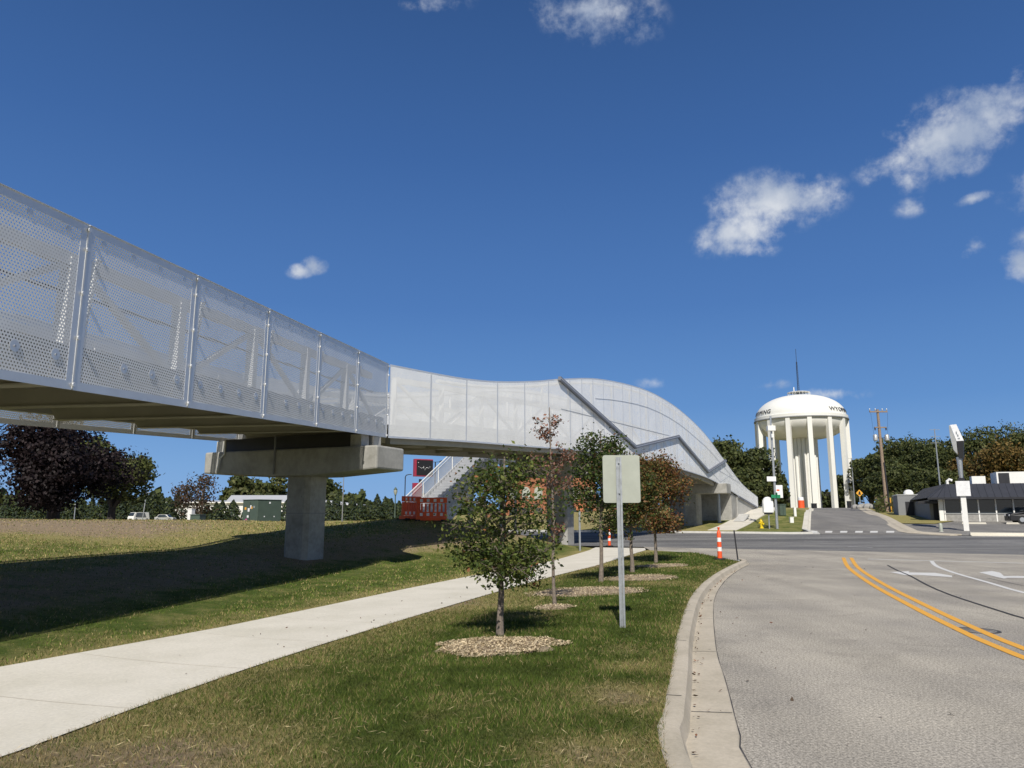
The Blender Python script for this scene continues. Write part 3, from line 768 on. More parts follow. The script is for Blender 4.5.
bw.build('wall', M['pier'], ab)  # darker pier concrete stands in for the shade under the deck
MB().prism([P2(47.3,-.25,Rz(21,67)), P2(49.6,-.25,Rz(22.5,69)+.1), P2(49.6,-.25,1.75), P2(48.6,-.25,1.45)], (*(-n2*.9),0)).build('wing_slab', M['wallc'], ab)
wg = MB(); wg.prism([P2(50.4,.06,0.5), P2(58.9,.06,1.8), P2(58.9,.06,zbot(58.9)-.03), P2(50.4,.06,zbot(50.4)-.03)], (*(n2*.05),0)); wg.build('side_facing', M['wallc'], ab)
MB().bar(P2(50.6,-.05,zbot(50.6)-.08), P2(58.4,-.05,zbot(58.4)-.08), .10, .16).build('dark_gap_strip', M['channel'], ab)  # dark bar added to draw the shaded gap under the screen end

# ------------------------------------------------------------------ staircase beyond the bridge
SZ0, SZ1 = 1.42, 5.25; sb_ = Vector((-3.55,39.9)); run = 6.6; ds = Vector((.42,.9075)); ns = Vector((-.9075,.42)); SWD = 2.4
st = empty('staircase', (sb_.x, sb_.y, SZ0), 0, 'grey metal staircase climbing from the lawn to the footbridge deck', 'staircase')
def PS(a, w, z): p = sb_+ds*a+ns*w; return Vector((p.x, p.y, z))
NS = 22
for i in range(NS):
    a = run*i/NS; z = SZ0+(SZ1-SZ0)*(i+1)/NS
    tr_ = MB(); tr_.hexa([PS(a,.08,z-.05), PS(a+.33,.08,z-.05), PS(a+.33,SWD-.08,z-.05), PS(a,SWD-.08,z-.05), PS(a,.08,z), PS(a+.33,.08,z), PS(a+.33,SWD-.08,z), PS(a,SWD-.08,z)])
    tr_.hexa([PS(a,.08,z-.17), PS(a+.02,.08,z-.17), PS(a+.02,SWD-.08,z-.17), PS(a,SWD-.08,z-.17), PS(a,.08,z-.052), PS(a+.02,.08,z-.052), PS(a+.02,SWD-.08,z-.052), PS(a,SWD-.08,z-.052)])
    tr_.build('step', M['seam'], st)
for w in (0, SWD):
    MB().prism([PS(-.25,w-.03,SZ0-.15), PS(.2,w-.03,SZ0-.3), PS(run,w-.03,SZ1-.42), PS(run,w-.03,SZ1+.08), PS(-.25,w-.03,SZ0+.25)], (*(ns*.06),0)).build('stringer', M['alu'], st)
    sl_ = (SZ1-SZ0)/run
    for hh, rr in ((1.15,.035),(.95,.022),(1.05,.02)):
        MB().tube([PS(-.25,w,SZ0+hh), PS(run,w,SZ1+hh)], rr, 8).build('handrail', M['truss'], st)
    for a in np.linspace(0, run, 5):
        z = SZ0+sl_*a; MB().bar(PS(a,w,z+.05), PS(a,w,z+1.13), .05, .05).build('baluster_post', M['truss'], st)
    a0, b0 = sb_+ns*w, sb_+ns*w+ds*run
    panel_mesh('mesh_panel', a0, b0, 0, 0, M['perf3'], st, [(0, SZ0+.25, SZ0+1.0), (1, SZ1+.08, SZ1+1.0)])
MB().tube([PS(-.2,.2,SZ0+.9), PS(run,.2,SZ1+.9)], .025, 8).build('handrail', M['white'], st)
MB().hexa([PS(run,-.05,SZ1-.25), PS(run+3,-.05,SZ1-.25), PS(run+3,SWD+.05,SZ1-.25), PS(run,SWD+.05,SZ1-.25), PS(run,-.05,SZ1), PS(run+3,-.05,SZ1), PS(run+3,SWD+.05,SZ1), PS(run,SWD+.05,SZ1)]).build('landing', M['truss'], st)
for a, w in ((3.2,.1),(3.2,SWD-.1),(run+.4,.1),(run+.4,SWD-.1),(run+2.6,.1),(run+2.6,SWD-.1)):
    p = PS(a, w, 0); MB().bar((p.x,p.y,Hz(p.x,p.y)-.3), (p.x,p.y,SZ0+min(a,run)*sl_-.2), .16, .16).build('support_post', M['galv'], st)
# footing wall under the stair
MB().box((PS(-.3,1.1,0).x, PS(-.3,1.1,0).y, SZ0-.25), (2.9,.9,.5), R_(155)).build('footing', M['wallc'], st)

# ------------------------------------------------------------------ plastic barricades
def make_barricade():
    t = empty('plastic_barricade', (0,0,0)); W, H, D = 1.5, 1.12, .10
    b = MB()
    b.box((0,0,.09), (W,.34,.16)); b.box((0,0,H-.14), (W,D,.26)); b.box((0,0,.30), (W,D,.25))
    for x in np.linspace(-W/2+.06, W/2-.06, 8): b.box((x,0,.62), (.085,D-.006,.42))
    b.build('body', M['redp'], t, world=False, bevel=.012)
    for x in (-.5,-.17,.17,.5):
        for z in (H-.15,.30): MB().box((x,-D/2-.004,z), (.14,.008,.14)).build('reflector', M['refl'], t, world=False)
    for s in (-1,1): MB().box((s*W*.42,0,.02), (.22,.6,.07)).build('foot', M['rubber'], t, world=False)
    return t
def copy_tree(o, parent=None):
    c = o.copy(); COL.objects.link(c); c.parent = parent
    for ch in list(o.children): copy_tree(ch, c)
    return c
bp_ = make_barricade()
bars = [((431.5,518.6), 36.6, -6, 'red plastic barricade facing the camera in front of the staircase'),
        ((411,518.6), 37.0, 62, 'red plastic barricade turned sideways left of the staircase foot'),
        ]
for i, ((px, py), Y, rz, lb) in enumerate(bars):
    o = bp_ if i == 0 else copy_tree(bp_)
    a, b_ = ray(px, py); o.location = (a*Y, Y, Hz(a*Y, Y)); o.rotation_euler.z = R_(rz)
    tag(o, lb, 'barricade', 'red plastic barricades at the staircase foot')
print('barr', [tuple(round(v,2) for v in o.location) for o in COL.objects if o.name.startswith('plastic_barr')])

# ------------------------------------------------------------------ signs and posts on the near verge
g0 = ground(622.6,627.5)
sg = empty('road_sign', g0, R_(-3), 'back of a bare rectangular road sign on a galvanised post in the grass verge', 'road sign')
po = MB(); H0 = 2.36
po.box((0,0,H0/2-.2), (.018,.012,H0+.4)); po.box((-.018,-.012,H0/2-.2), (.012,.026,H0+.4)); po.box((.018,-.012,H0/2-.2), (.012,.026,H0+.4)); po.box((-.030,-.02,H0/2-.2), (.02,.008,H0+.4)); po.box((.030,-.02,H0/2-.2), (.02,.008,H0+.4))
po.build('post', M['galv'], sg, world=False)
def rrect(w, h, r, n=6):
    P = []
    for cx, cy, a0 in ((w/2-r,h/2-r,0),(-w/2+r,h/2-r,90),(-w/2+r,-h/2+r,180),(w/2-r,-h/2+r,270)):
        for k in range(n+1): a = R_(a0+90*k/n); P.append((cx+r*math.cos(a), cy+r*math.sin(a)))
    return P
MB().prism([(x+.038, .014, 2.05+z) for x, z in rrect(.53,.68,.035)], (0,.006,0)).build('sign_panel', M['signback'], sg, world=False)
for z in (1.85, 2.28): MB().tube([(0,-.03,z),(0,.03,z)], .011, 8).build('bolt', M['galv'], sg, world=False)
# channelizer posts
def make_channelizer():
    t = empty('traffic_channelizer', (0,0,0))
    MB().lathe((0,0,0), [(.20,0),(.20,.04),(.16,.055),(.10,.06)], 8).build('base', M['rubber'], t, world=False)
    MB().lathe((0,0,.055), [(.082,0),(.075,.5),(.068,.88),(.05,.92),(.03,.94),(.03,1.0),(.045,1.02),(.045,1.05),(.02,1.06)], 20).build('body', M['orange'], t, world=False, smooth=True)
    for z0, z1 in ((.24,.38),(.56,.70)):
        r0, r1 = .084-.0155*z0/.9, .084-.0155*z1/.9
        MB().lathe((0,0,.055), [(r0-.004,z0),(r0,z0),(r1,z1),(r1-.004,z1)], 20).build('reflective_band', M['refl'], t, world=False, smooth=True)
    return t
ch = make_channelizer(); ch.location = ground(720,559.8)
tag(ch, 'orange and white striped traffic channelizer on the tip of the near verge', 'traffic channelizer')
c2 = copy_tree(ch); p = ground(609.5,546.5,Rz); c2.location = p
tag(c2, 'orange and white channelizer in the street behind the young trees, left of the sign', 'traffic channelizer')
g1 = ground(738.5,561)
dl = empty('marker_post', g1, 0, 'thin dark leaning marker post at the tip of the verge by the curb', 'marker post')
MB().bar((0,0,-.2), (-.10,0,1.02), .045, .02).build('post', M['darks'], dl, world=False); MB().box((0,0,.02), (.07,.05,.05)).build('collar', M['galv'], dl, world=False)
g2 = ground(580,551)
pl = empty('sign_post', g2, 0, 'thin grey sign post standing on the lawn edge behind the sparse red tree', 'sign post')
MB().tube([(0,0,-.2),(0,0,2.35)], .05, 10).build('post', M['galv'], pl, world=False)
MB().box((0,-.06,2.1), (.30,.012,.44)).build('sign_panel', M['rust'], pl, world=False)

# ------------------------------------------------------------------ water tower
TC = Vector((0,0,0)); TY = 180.0; a_, _ = ray(802.5,450); TC = Vector((a_*TY, TY, 3.0))
k_ = TY/FPX; RT = 41.6*k_*1.03
def tz(py): return atY(802, py, TY).z
zr = tz(419.5); zt_ = tz(395.5); zbt = tz(439)
wt = empty('water_tower', (TC.x, TC.y, 3.0), 0, 'huge white water tower on a ring of slender columns with a fluted centre shaft', 'water tower')
tk = MB(); prof = []
for i in range(13): a = R_(90*i/12); prof.append((RT*.40+(RT*.60)*math.sin(a), zbt+(zr-.6-zbt)*(1-math.cos(a))))
prof = [(.3, zbt)]+prof+[(RT*1.005, zr-.6),(RT*1.03, zr-.45),(RT*1.03, zr+.35),(RT*.995, zr+.5)]
for i in range(1, 15): a = R_(90*i/14); prof.append((max(.25, RT*.995*math.cos(a)**.92), zr+.5+(zt_-zr-.5)*math.sin(a)))
tk.lathe((TC.x, TC.y, 0), prof, 84); tk.build('tank', M['tower'], wt, smooth=True)
rb = MB(); rb.lathe((TC.x, TC.y, 0), [(RT*1.0, zr-.62),(RT*1.045, zr-.60),(RT*1.045, zr-.35),(RT*1.0, zr-.33)], 84).build('rim_band', M['gpaint'], wt, smooth=True)
# fluted shaft
fs_ = MB(); vs = []; nf = 22; K = nf*8
for z in (1.0, zbt+.6):
    for k in range(K):
        a = 2*math.pi*k/K; q = (k % 8)/8; r = RT*.30+.42*math.sin(math.pi*q)**.6
        vs.append((TC.x+r*math.cos(a), TC.y+r*math.sin(a), z))
fs_.add(vs, [(k, (k+1) % K, K+(k+1) % K, K+k) for k in range(K)]); fs_.build('fluted_shaft', M['tower'], wt, smooth=False)
va = math.atan2(-TC.y, -TC.x)
for k in range(14):
    a = va+R_(10.5+360/14*k); c = (TC.x+RT*.985*math.cos(a), TC.y+RT*.985*math.sin(a))
    MB().box((c[0], c[1], (zr-.3)/2+.5), (1.0,1.0,zr-.3-1.0), a).build('column', M['tower'], wt)
rl = MB()
for k in range(20):
    a = R_(18*k); r = 2.6; x, y = TC.x+r*math.cos(a), TC.y+r*math.sin(a); rl.bar((x,y,zt_-.3), (x,y,zt_+.7), .05, .05)
rl.lathe((TC.x,TC.y,zt_+.7), [(2.57,0),(2.63,0),(2.63,.05),(2.57,.05)], 20); rl.build('top_railing', M['white'], wt)
mt_ = MB(); 
for q in range(3):
    a = R_(120*q); mt_.bar((TC.x+.25*math.cos(a),TC.y+.25*math.sin(a),zt_-.1), (TC.x+.12*math.cos(a),TC.y+.12*math.sin(a),tz(362)), .07, .07)
for i in range(14): z = zt_+i*.55; mt_.bar((TC.x-.2,TC.y,z), (TC.x+.2,TC.y,z+.4), .04, .04)
mt_.bar((TC.x,TC.y,tz(364)), (TC.x,TC.y,tz(349)), .08, .08); mt_.build('antenna_mast', M['darks'], wt)
MB().tube([(TC.x-1.5,TC.y-1,zt_),(TC.x-1.5,TC.y-1,zt_+1.9)], .12, 8).build('antenna', M['white'], wt)
# lettering bent around the roof edge
def letters(az0, word):
    cu = bpy.data.curves.new('lettering', 'FONT'); cu.body = word; cu.size = 1.6; cu.align_x = 'CENTER'; cu.extrude = .02; cu.resolution_u = 2; cu.space_character = 1.05
    tmp = bpy.data.objects.new('tmp', cu); COL.objects.link(tmp)
    dg = bpy.context.evaluated_depsgraph_get(); me = bpy.data.meshes.new_from_object(tmp.evaluated_get(dg)); COL.objects.unlink(tmp); bpy.data.objects.remove(tmp)
    def surf(h):  # radius at height
        s = min(1, max(0, h/(zt_-zr-.5))); return RT*.995*(math.sqrt(1-s*s))**.92
    for v in me.vertices:
        x, h, e = v.co.x*1.08, v.co.y*.85+.45, v.co.z
        ang = az0+x/RT; r = surf(h)+.10+e
        v.co = ((r)*math.cos(ang), (r)*math.sin(ang), zr+.5+h-3.0)
    me.update(); return link('lettering', me, M['black'], wt)
for az in (-63, 63, 180): letters(va+R_(az), 'WYOMING')

# ------------------------------------------------------------------ trees
def leaf_quads(C, Nrm, size, asp=.6):
    n = len(C); t = RNG.normal(size=(n,3)); t -= (t*Nrm).sum(1, keepdims=True)*Nrm; t /= np.linalg.norm(t, axis=1, keepdims=True)+1e-9
    b = np.cross(Nrm, t); s = size[:, None]
    return np.stack([C-t*s*.5, C+b*s*asp*.5-t*s*.05, C+t*s*.55, C-b*s*asp*.5-t*s*.05], 1)
def unit(n):
    v = RNG.normal(size=(n,3)); return v/np.linalg.norm(v, axis=1, keepdims=True)
def pal(n, cols, w=None, var=.25):
    cols = np.array(cols); i = RNG.choice(len(cols), n, p=w); c = cols[i]*(1+RNG.uniform(-var, var, (n,1))); return np.clip(c, 0, 1)
def young_tree(name, loc, H, crown, nl, lsize, cols, w, label, trunk_r=.035, low=.35, seed=0, lean=(0,0), thin=False, sprays=(), fork=None):
    random.seed(seed)
    t = empty(name, loc, 0, label, 'tree', 'young street trees on the verge')
    (cw, cz0, cz1) = crown
    tr = MB(); K = 9; pts = []; wob = [Vector((random.uniform(-.02,.02), random.uniform(-.02,.02), 0)) for _ in range(K)]
    top = H*.93
    for i in range(K): f = i/(K-1); pts.append(Vector((lean[0]*f, lean[1]*f, -.05+f*top))+wob[i]*(1 if i else 0))
    tr.tube([Vector((0,0,-.05))]+pts[1:], [trunk_r*(1.25 if i == 0 else 1)*(1-.85*(i/(K-1))) + .004 for i in range(K)], 9)
    tr.build('trunk', M['bark'], t, world=False, smooth=True)
    tw = MB(); ends = []
    nb = 40 if not thin else 24
    for i in range(nb):
        f = random.random()**.8; z0 = cz0*.82+(cz1-cz0)*.82*f
        a = i*2.4+random.uniform(-.4,.4)
        rel = (z0-cz0*.82)/((cz1-cz0)*.9+.01)
        prof_ = max(.42, math.sin(math.pi*min(1, max(.1, .22+rel*.70)))**.7)
        L = cw*prof_*random.uniform(.75, 1.08)*(1 if not thin else .8)
        up = random.uniform(.25,.75) if not thin else random.uniform(.8,1.6)
        base = Vector((lean[0]*z0/H, lean[1]*z0/H, z0)); d = Vector((math.cos(a), math.sin(a), up)).normalized()
        mid = base+d*L*.5+Vector((0,0,.02)); end = base+Vector((math.cos(a)*L, math.sin(a)*L, L*up*.75))
        if end.z > cz1: end.z = cz1-random.random()*.15
        r0 = trunk_r*.32
        tw.tube([base, mid, end], [r0, r0*.6, .003], 5)
        for q in (.35,.5,.65,.8,.92,1):
            p = base.lerp(mid, q*2) if q < .5 else mid.lerp(end, (q-.5)*2); ends.append((p, q))
            for _ in range(2):
                e = p+Vector((random.uniform(-1,1), random.uniform(-1,1), random.uniform(-.6,1))).normalized()*cw*random.uniform(.14,.32)
                tw.tube([p, e], [r0*.3, .0015], 4); ends.append((e, q+.1)); ends.append((p.lerp(e, .5), q))
    for (sx, sy, sz, ez) in sprays:
        b = Vector((lean[0]*sz/H, lean[1]*sz/H, sz)); e = Vector((sx, sy, ez)); m = b.lerp(e, .5)+Vector((0,0,.06))
        tw.tube([b, m, e], [trunk_r*.3, trunk_r*.18, .003], 5)
        for q in np.linspace(.35, 1, 9):
            p = b.lerp(m, q*2) if q < .5 else m.lerp(e, (q-.5)*2); ends += [(p+Vector((random.uniform(-.08,.08), random.uniform(-.08,.08), random.uniform(-.06,.08))), q)]*2
    tw.build('branches', M['bark'], t, world=False)
    E = np.array([tuple(p) for p, q in ends]); idx = RNG.integers(0, len(E), nl)
    C = E[idx]+RNG.normal(size=(nl,3))*cw*(.14 if not thin else .05)
    C[:,2] = np.clip(C[:,2], cz0*.88, cz1+.05)
    nr = unit(nl); nr[:,2] = np.abs(nr[:,2])*.9+.2; nr /= np.linalg.norm(nr, axis=1, keepdims=True)
    S = lsize*RNG.uniform(.55, 1.15, nl)
    np_mesh('foliage', leaf_quads(C, nr, S, .62), 4, M['leaf'], pal(nl, cols, w), t)
    return t
G1, G2, G3 = (.050,.078,.018), (.095,.125,.026), (.14,.155,.038)
RD, OR, BR = (.22,.055,.02), (.30,.12,.03), (.13,.065,.03)
def mulch(loc, rx, ry, n, seed):
    rs = np.random.default_rng(seed); K = 40; mbm = MB(); vs = [(loc.x, loc.y, Hz(loc.x, loc.y)+.045)]
    for ring, sc in ((1,.55),(2,.85),(3,1.0)):
        for k in range(K):
            a = 2*math.pi*k/K; rr = sc*(1+.13*mnoise.noise(Vector((math.cos(a)*1.7+seed, math.sin(a)*1.7, 1)))*2)
            x, y = loc.x+rx*rr*math.cos(a), loc.y+ry*rr*math.sin(a); vs.append((x, y, Hz(x, y)+(.04,.025,-.01)[ring-1]))
    fs = [(0, 1+k, 1+(k+1) % K) for k in range(K)]
    for ring in (0,1): fs += [(1+ring*K+k, 1+ring*K+K+k, 1+ring*K+K+(k+1) % K, 1+ring*K+(k+1) % K) for k in range(K)]
    mbm.add(vs, fs); o = mbm.build('mulch_bed', M['soil'], smooth=True); tag(o, kind='stuff')
    a = rs.uniform(0, 2*np.pi, n); r = np.sqrt(rs.uniform(0, 1, n))*1.05*(1+.12*np.sin(a*3+seed)+.08*np.sin(a*7+seed*2)); X = loc.x+rx*r*np.cos(a); Y = loc.y+ry*r*np.sin(a)
    Z = np.array([Hz(x, y) for x, y in zip(X, Y)])+.05*(1-r*.6)+rs.uniform(0,.02,n)
    nr = rs.normal(size=(n,3))*.45; nr[:,2] = 1; nr /= np.linalg.norm(nr, axis=1, keepdims=True)
    ch_ = np_mesh('wood_chips', leaf_quads(np.stack([X,Y,Z],1), nr, rs.uniform(.02,.06,n), .3), 4, M['chips'], pal(n, [(.48,.38,.24),(.58,.48,.32),(.36,.28,.17),(.22,.16,.11)], [.35,.4,.17,.08]), o)
TA, TB, TCc, TD, TE = ground(500,636), ground(555,607), ground(601,582), ground(632.5,572.5), ground(656,562.5)
young_tree('young_tree', TA, 2.62, (.72,.72,2.6), 8200, .066, [G1,G2,G3,(.24,.10,.04)], [.40,.38,.205,.015], 'nearest young street tree, leafy green with a few red leaves, in a round mulch bed', .045, seed=3, lean=(.05,.0), sprays=((-.62,-.1,1.0,1.12),(-.8,.1,1.1,1.22),(.35,-.1,.95,.72),(.5,.1,1.0,.62),(-.45,.2,.8,1.6)))
young_tree('young_tree', TB, 3.85, (.55,.9,3.8), 1000, .07, [(.26,.12,.08),(.33,.17,.12),BR,G2], [.4,.3,.2,.1], 'thin sparse young tree with reddish pink leaves and bare twigs', .028, seed=8, lean=(-.05,0), thin=True)
young_tree('young_tree', TCc, 4.0, (.82,1.35,3.98), 7000, .09, [G1,G2,(.035,.06,.018),BR], [.45,.3,.2,.05], 'tall dark green young tree directly left of the road sign panel', .05, seed=5, lean=(.08,0))
young_tree('young_tree', TD, 3.2, (.85,1.05,3.2), 9000, .10, [(.09,.10,.025),G1,(.17,.09,.035),(.20,.12,.035)], [.4,.3,.15,.15], 'olive green young tree half hidden behind the road sign post', .055, seed=6)
young_tree('young_tree', TE, 3.95, (1.02,1.15,3.95), 15000, .10, [(.17,.08,.035),(.24,.125,.04),(.12,.105,.03),(.20,.07,.03),G1], [.3,.24,.26,.06,.14], 'rusty brown young tree farthest along the verge, right of the road sign', .055, seed=7)
mulch(ground(497,647), .74, .62, 6500, 1)
mulch(ground(553,608), .35, .3, 500, 2)
mulch(ground(585,592), 1.2, .9, 3200, 3)
mulch(ground(640,578), .9, .9, 1800, 4)
mulch(ground(662,566), .8, .8, 1200, 5)

def big_tree(name, loc, H, rad, cz, n, lsize, cols, w, label, group=None, cat='tree', trunk=.35, blobs=14, ell=1.0, seed=1, bark='barkd', dens=1.0, parts=True):
    rs = np.random.default_rng(seed); random.seed(seed)
    t = empty(name, loc, 0, label, cat, group)
    tb = MB(); tb.tube([(0,0,-.3),(0,0,cz*.5),(.1,0,cz),(0,.1,cz+(H-cz)*.5)], [trunk*1.2, trunk, trunk*.7, trunk*.15], 9)
    B = []
    hh = (H-cz*.45)/2; mid = cz*.45+hh
    for i in range(blobs):
        v = rs.normal(size=3); v /= np.linalg.norm(v); q = rs.uniform(.42,.80) if i else 0
        c = np.array([v[0]*rad*q, v[1]*rad*q, mid+v[2]*hh*q*ell]); B.append((c, rad*rs.uniform(.24,.42) if i else rad*.5))
        if i: tb.tube([(0,0,cz*.55), (c[0]*.5,c[1]*.5,(cz*.6+c[2])/2), tuple(c)], [trunk*.4, trunk*.25, .03], 6)
    tb.build('trunk', M[bark], t, world=False, smooth=True)
    C = []; Nn = []; per = n//blobs
    for c, r in B:
        d = rs.normal(size=(per,3)); d /= np.linalg.norm(d, axis=1, keepdims=True)
        rr = r*(rs.uniform(0,1,per)**.4*.62+.45)
        # clumpy offsets
        for k in range(3): rr *= 1+.16*np.sin(d[:,k]*(6+k)+rs.uniform(0,6))
        rr[:per//12] *= 1.15
        p = c+d*rr[:,None]*np.array([1,1,.85]); C.append(p); Nn.append(d+rs.normal(size=(per,3))*.55)
    C = np.concatenate(C); Nn = np.concatenate(Nn); Nn /= np.linalg.norm(Nn, axis=1, keepdims=True)
    C = C[C[:,2] > .15] if False else C
    n_ = len(C); C[:,2] = np.maximum(C[:,2], cz*(.42 if cz > 4 else .25)+rs.uniform(0,.7,n_))
    tint = pal(n_, cols, w, .3)
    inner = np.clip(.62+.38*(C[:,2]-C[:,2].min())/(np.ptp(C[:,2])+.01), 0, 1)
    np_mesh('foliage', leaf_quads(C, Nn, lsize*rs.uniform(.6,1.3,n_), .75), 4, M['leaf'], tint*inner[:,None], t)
    return t
def conifer(name, loc, H, rad, n, lsize, cols, label, group, seed=1):
    rs = np.random.default_rng(seed)
    t = empty(name, loc, 0, label, 'tree', group)
    MB().tube([(0,0,-.2),(0,0,H*.95)], [H*.02+.03,.01], 7).build('trunk', M['barkd'], t, world=False)
    z = rs.uniform(0,1,n)**1.25; a = rs.uniform(0,2*np.pi,n); R0 = rad*(1-z**1.6)**.9*(1+.2*np.sin(a*5+z*20)+.12*np.sin(z*37))
    r = R0*np.sqrt(rs.uniform(.25,1,n)); C = np.stack([r*np.cos(a), r*np.sin(a), .1+z*(H-.1)-.12*r],1)
    Nn = np.stack([np.cos(a), np.sin(a), np.full(n,.5)],1)+rs.normal(size=(n,3))*.5; Nn /= np.linalg.norm(Nn, axis=1, keepdims=True)
    np_mesh('foliage', leaf_quads(C, Nn, lsize*rs.uniform(.6,1.3,n), .5), 4, M['leaf'], pal(n, cols, None, .3), t)
    return t
def gl(px, Y, py=None):
    a, b = ray(px, 510); x = a*Y; return Vector((x, Y, Hz(x, Y)))
def hpx(py, Y, base): return atY(400, py, Y).z-base
DG = [(.050,.067,.022),(.08,.098,.031),(.115,.128,.040)]
MG = [(.065,.085,.026),(.095,.112,.034),(.13,.135,.045)]
PU = [(.016,.011,.012),(.027,.017,.019),(.042,.028,.028)]
AU = [(.17,.115,.035),(.22,.14,.04),(.09,.085,.025)]
# left background
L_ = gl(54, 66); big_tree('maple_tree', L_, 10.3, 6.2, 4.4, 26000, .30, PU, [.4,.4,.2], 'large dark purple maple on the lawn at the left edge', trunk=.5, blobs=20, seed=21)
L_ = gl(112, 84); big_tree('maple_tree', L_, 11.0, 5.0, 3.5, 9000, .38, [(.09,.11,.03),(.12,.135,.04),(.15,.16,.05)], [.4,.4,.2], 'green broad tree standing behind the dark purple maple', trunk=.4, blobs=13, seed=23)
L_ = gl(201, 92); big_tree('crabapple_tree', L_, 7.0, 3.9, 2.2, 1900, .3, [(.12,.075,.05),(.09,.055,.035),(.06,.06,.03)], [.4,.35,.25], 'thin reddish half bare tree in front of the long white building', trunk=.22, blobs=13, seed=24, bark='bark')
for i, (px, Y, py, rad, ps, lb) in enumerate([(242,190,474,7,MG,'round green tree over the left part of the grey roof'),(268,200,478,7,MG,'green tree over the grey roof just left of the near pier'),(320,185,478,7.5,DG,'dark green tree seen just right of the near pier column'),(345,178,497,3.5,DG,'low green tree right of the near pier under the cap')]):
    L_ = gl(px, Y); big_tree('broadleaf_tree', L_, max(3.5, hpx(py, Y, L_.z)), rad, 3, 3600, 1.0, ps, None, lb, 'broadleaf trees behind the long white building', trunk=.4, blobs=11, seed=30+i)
rndc = random.Random(4)
k = 0
hedge = [(6,120,497),(16,120,500),(26,121,494),(38,118,499),(68,119,502),(80,122,500),(92,120,501),(101,118,499),(112,120,499),(122,119,497),(132,120,500),(139,119,501),(146,121,499),(153,119,496),(161,120,497),(169,119,500),(177,121,498),(222,118,504),(233,119,505),(288,117,503),(328,118,503),(336,121,499),(344,119,505),(352,120,500),(360,118,503),(368,121,505),(377,119,498),(385,121,502),(391,119,502),(399,120,505),(407,118,503),(415,121,505),(216,116,507),(207,117,508)]
for (px, Y, py) in hedge:
    L_ = gl(px, Y); H_ = hpx(py, Y, L_.z)+.5
    conifer('arborvitae', L_, H_*(.93+.16*rndc.random()), 1.1+rndc.random()*.9, 1300, .40, [DG[0],DG[1],(.045,.07,.035),(.035,.05,.04)], 'dark green arborvitae in the long hedge row behind the lawn', 'arborvitae in the hedge row behind the lawn', seed=100+k); k += 1
# right background: wooded slope
right = [(738,97,437,4.4,DG,'dark tree rising over the low end of the bridge, leftmost beside the tower'),(757,99,446,2.9,DG,'dark tree in front of the left tower columns'),(724,103,448,3.0,DG,'narrow dark tree just behind the sloping screen end'),(748,94,468,3.6,DG,'low dark tree right above the bridge end'),
 (776,104,476,1.9,DG,'small dark tree right of the bridge end below the tower'),
 (850,205,468,4,DG,'dark tree between the right tower columns and the slope'),(872,168,452,4.4,MG,'mid green tree just left of the wooden utility pole'),(884,150,452,5,DG,'dark tree directly behind the wooden utility pole'),(905,140,440,6,MG,'dull green tree right of the wooden utility pole'),(926,132,437,6,DG,'broad dark green tree left of the blade sign'),(945,130,441,6,DG,'dark green tree behind the blade sign'),(966,134,452,5,DG,'low dark tree right of the blade sign'),
 (1000,128,424,8,MG,'tall green tree above the restaurant roof'),(1012,112,447,6.5,AU,'autumn gold tree behind the restaurant roof units'),(1040,125,425,8,MG,'green tree at the right edge of the photo'),(978,120,458,4.5,AU,'small gold tinted tree behind the restaurant roof'),(938,112,468,4,DG,'low dark tree behind the left end of the restaurant roof'),(898,128,465,5,DG,'low dark tree on the slope right of the pole')]
for i, (px, Y, py, rad, ps, lb) in enumerate(right):
    L_ = gl(px, Y); L_.z = Rz(L_.x, Y); H_ = atY(px, py, Y).z-L_.z
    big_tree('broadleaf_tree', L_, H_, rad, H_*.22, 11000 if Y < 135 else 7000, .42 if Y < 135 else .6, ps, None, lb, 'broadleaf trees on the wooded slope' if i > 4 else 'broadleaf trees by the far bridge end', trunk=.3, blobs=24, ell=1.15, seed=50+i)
for i, (px, Y, py) in enumerate([(822,215,492),(836,218,488),(812,222,490),(846,216,486),(784,225,488),(795,220,494)]):
    L_ = gl(px, Y); L_.z = Rz(L_.x, Y); H_ = atY(px, py, Y).z-L_.z
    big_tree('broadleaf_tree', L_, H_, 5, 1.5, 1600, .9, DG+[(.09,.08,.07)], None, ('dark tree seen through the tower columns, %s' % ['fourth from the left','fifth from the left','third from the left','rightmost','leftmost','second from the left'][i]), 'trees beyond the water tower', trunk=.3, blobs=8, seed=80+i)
# distant woods along the horizon
rs = np.random.default_rng(9); n = 26000; az = rs.uniform(-75, 75, n); rr = rs.uniform(300, 360, n)
X = rr*np.sin(np.radians(az)); Y = rr*np.cos(np.radians(az)); hh = (7+2.5*np.sin(az*.9)+1.8*np.sin(az*2.7+1)+1.2*np.sin(az*7.1))*np.where(az > 12, .7, 1)
Z = rs.uniform(0,1,n)**.7*hh; nr = unit(n)
tag(np_mesh('distant_woods', leaf_quads(np.stack([X,Y,Z],1), nr, rs.uniform(1.8,4.2,n), .8), 4, M['leaf'], pal(n, DG+MG[:1])*.9), 'low dark belt of distant woods along the horizon', 'woods', kind='stuff')
# weeds and shrubs on the slope
rs = np.random.default_rng(12); n = 9000; Y = rs.uniform(88, 125, n); X = Y*rs.uniform(.485, .66, n)
Z = np.array([Rz(x, y) for x, y in zip(X, Y)])+rs.uniform(0,1,n)**1.5*(1.6+.8*np.sin(X*1.3))
tag(np_mesh('slope_brush', leaf_quads(np.stack([X,Y,Z],1), unit(n), rs.uniform(.25,.6,n), .6), 4, M['leaf'], pal(n, [DG[1],MG[1],(.15,.12,.06)])), 'tangled brush growing at the foot of the wooded slope', 'brush', kind='stuff')
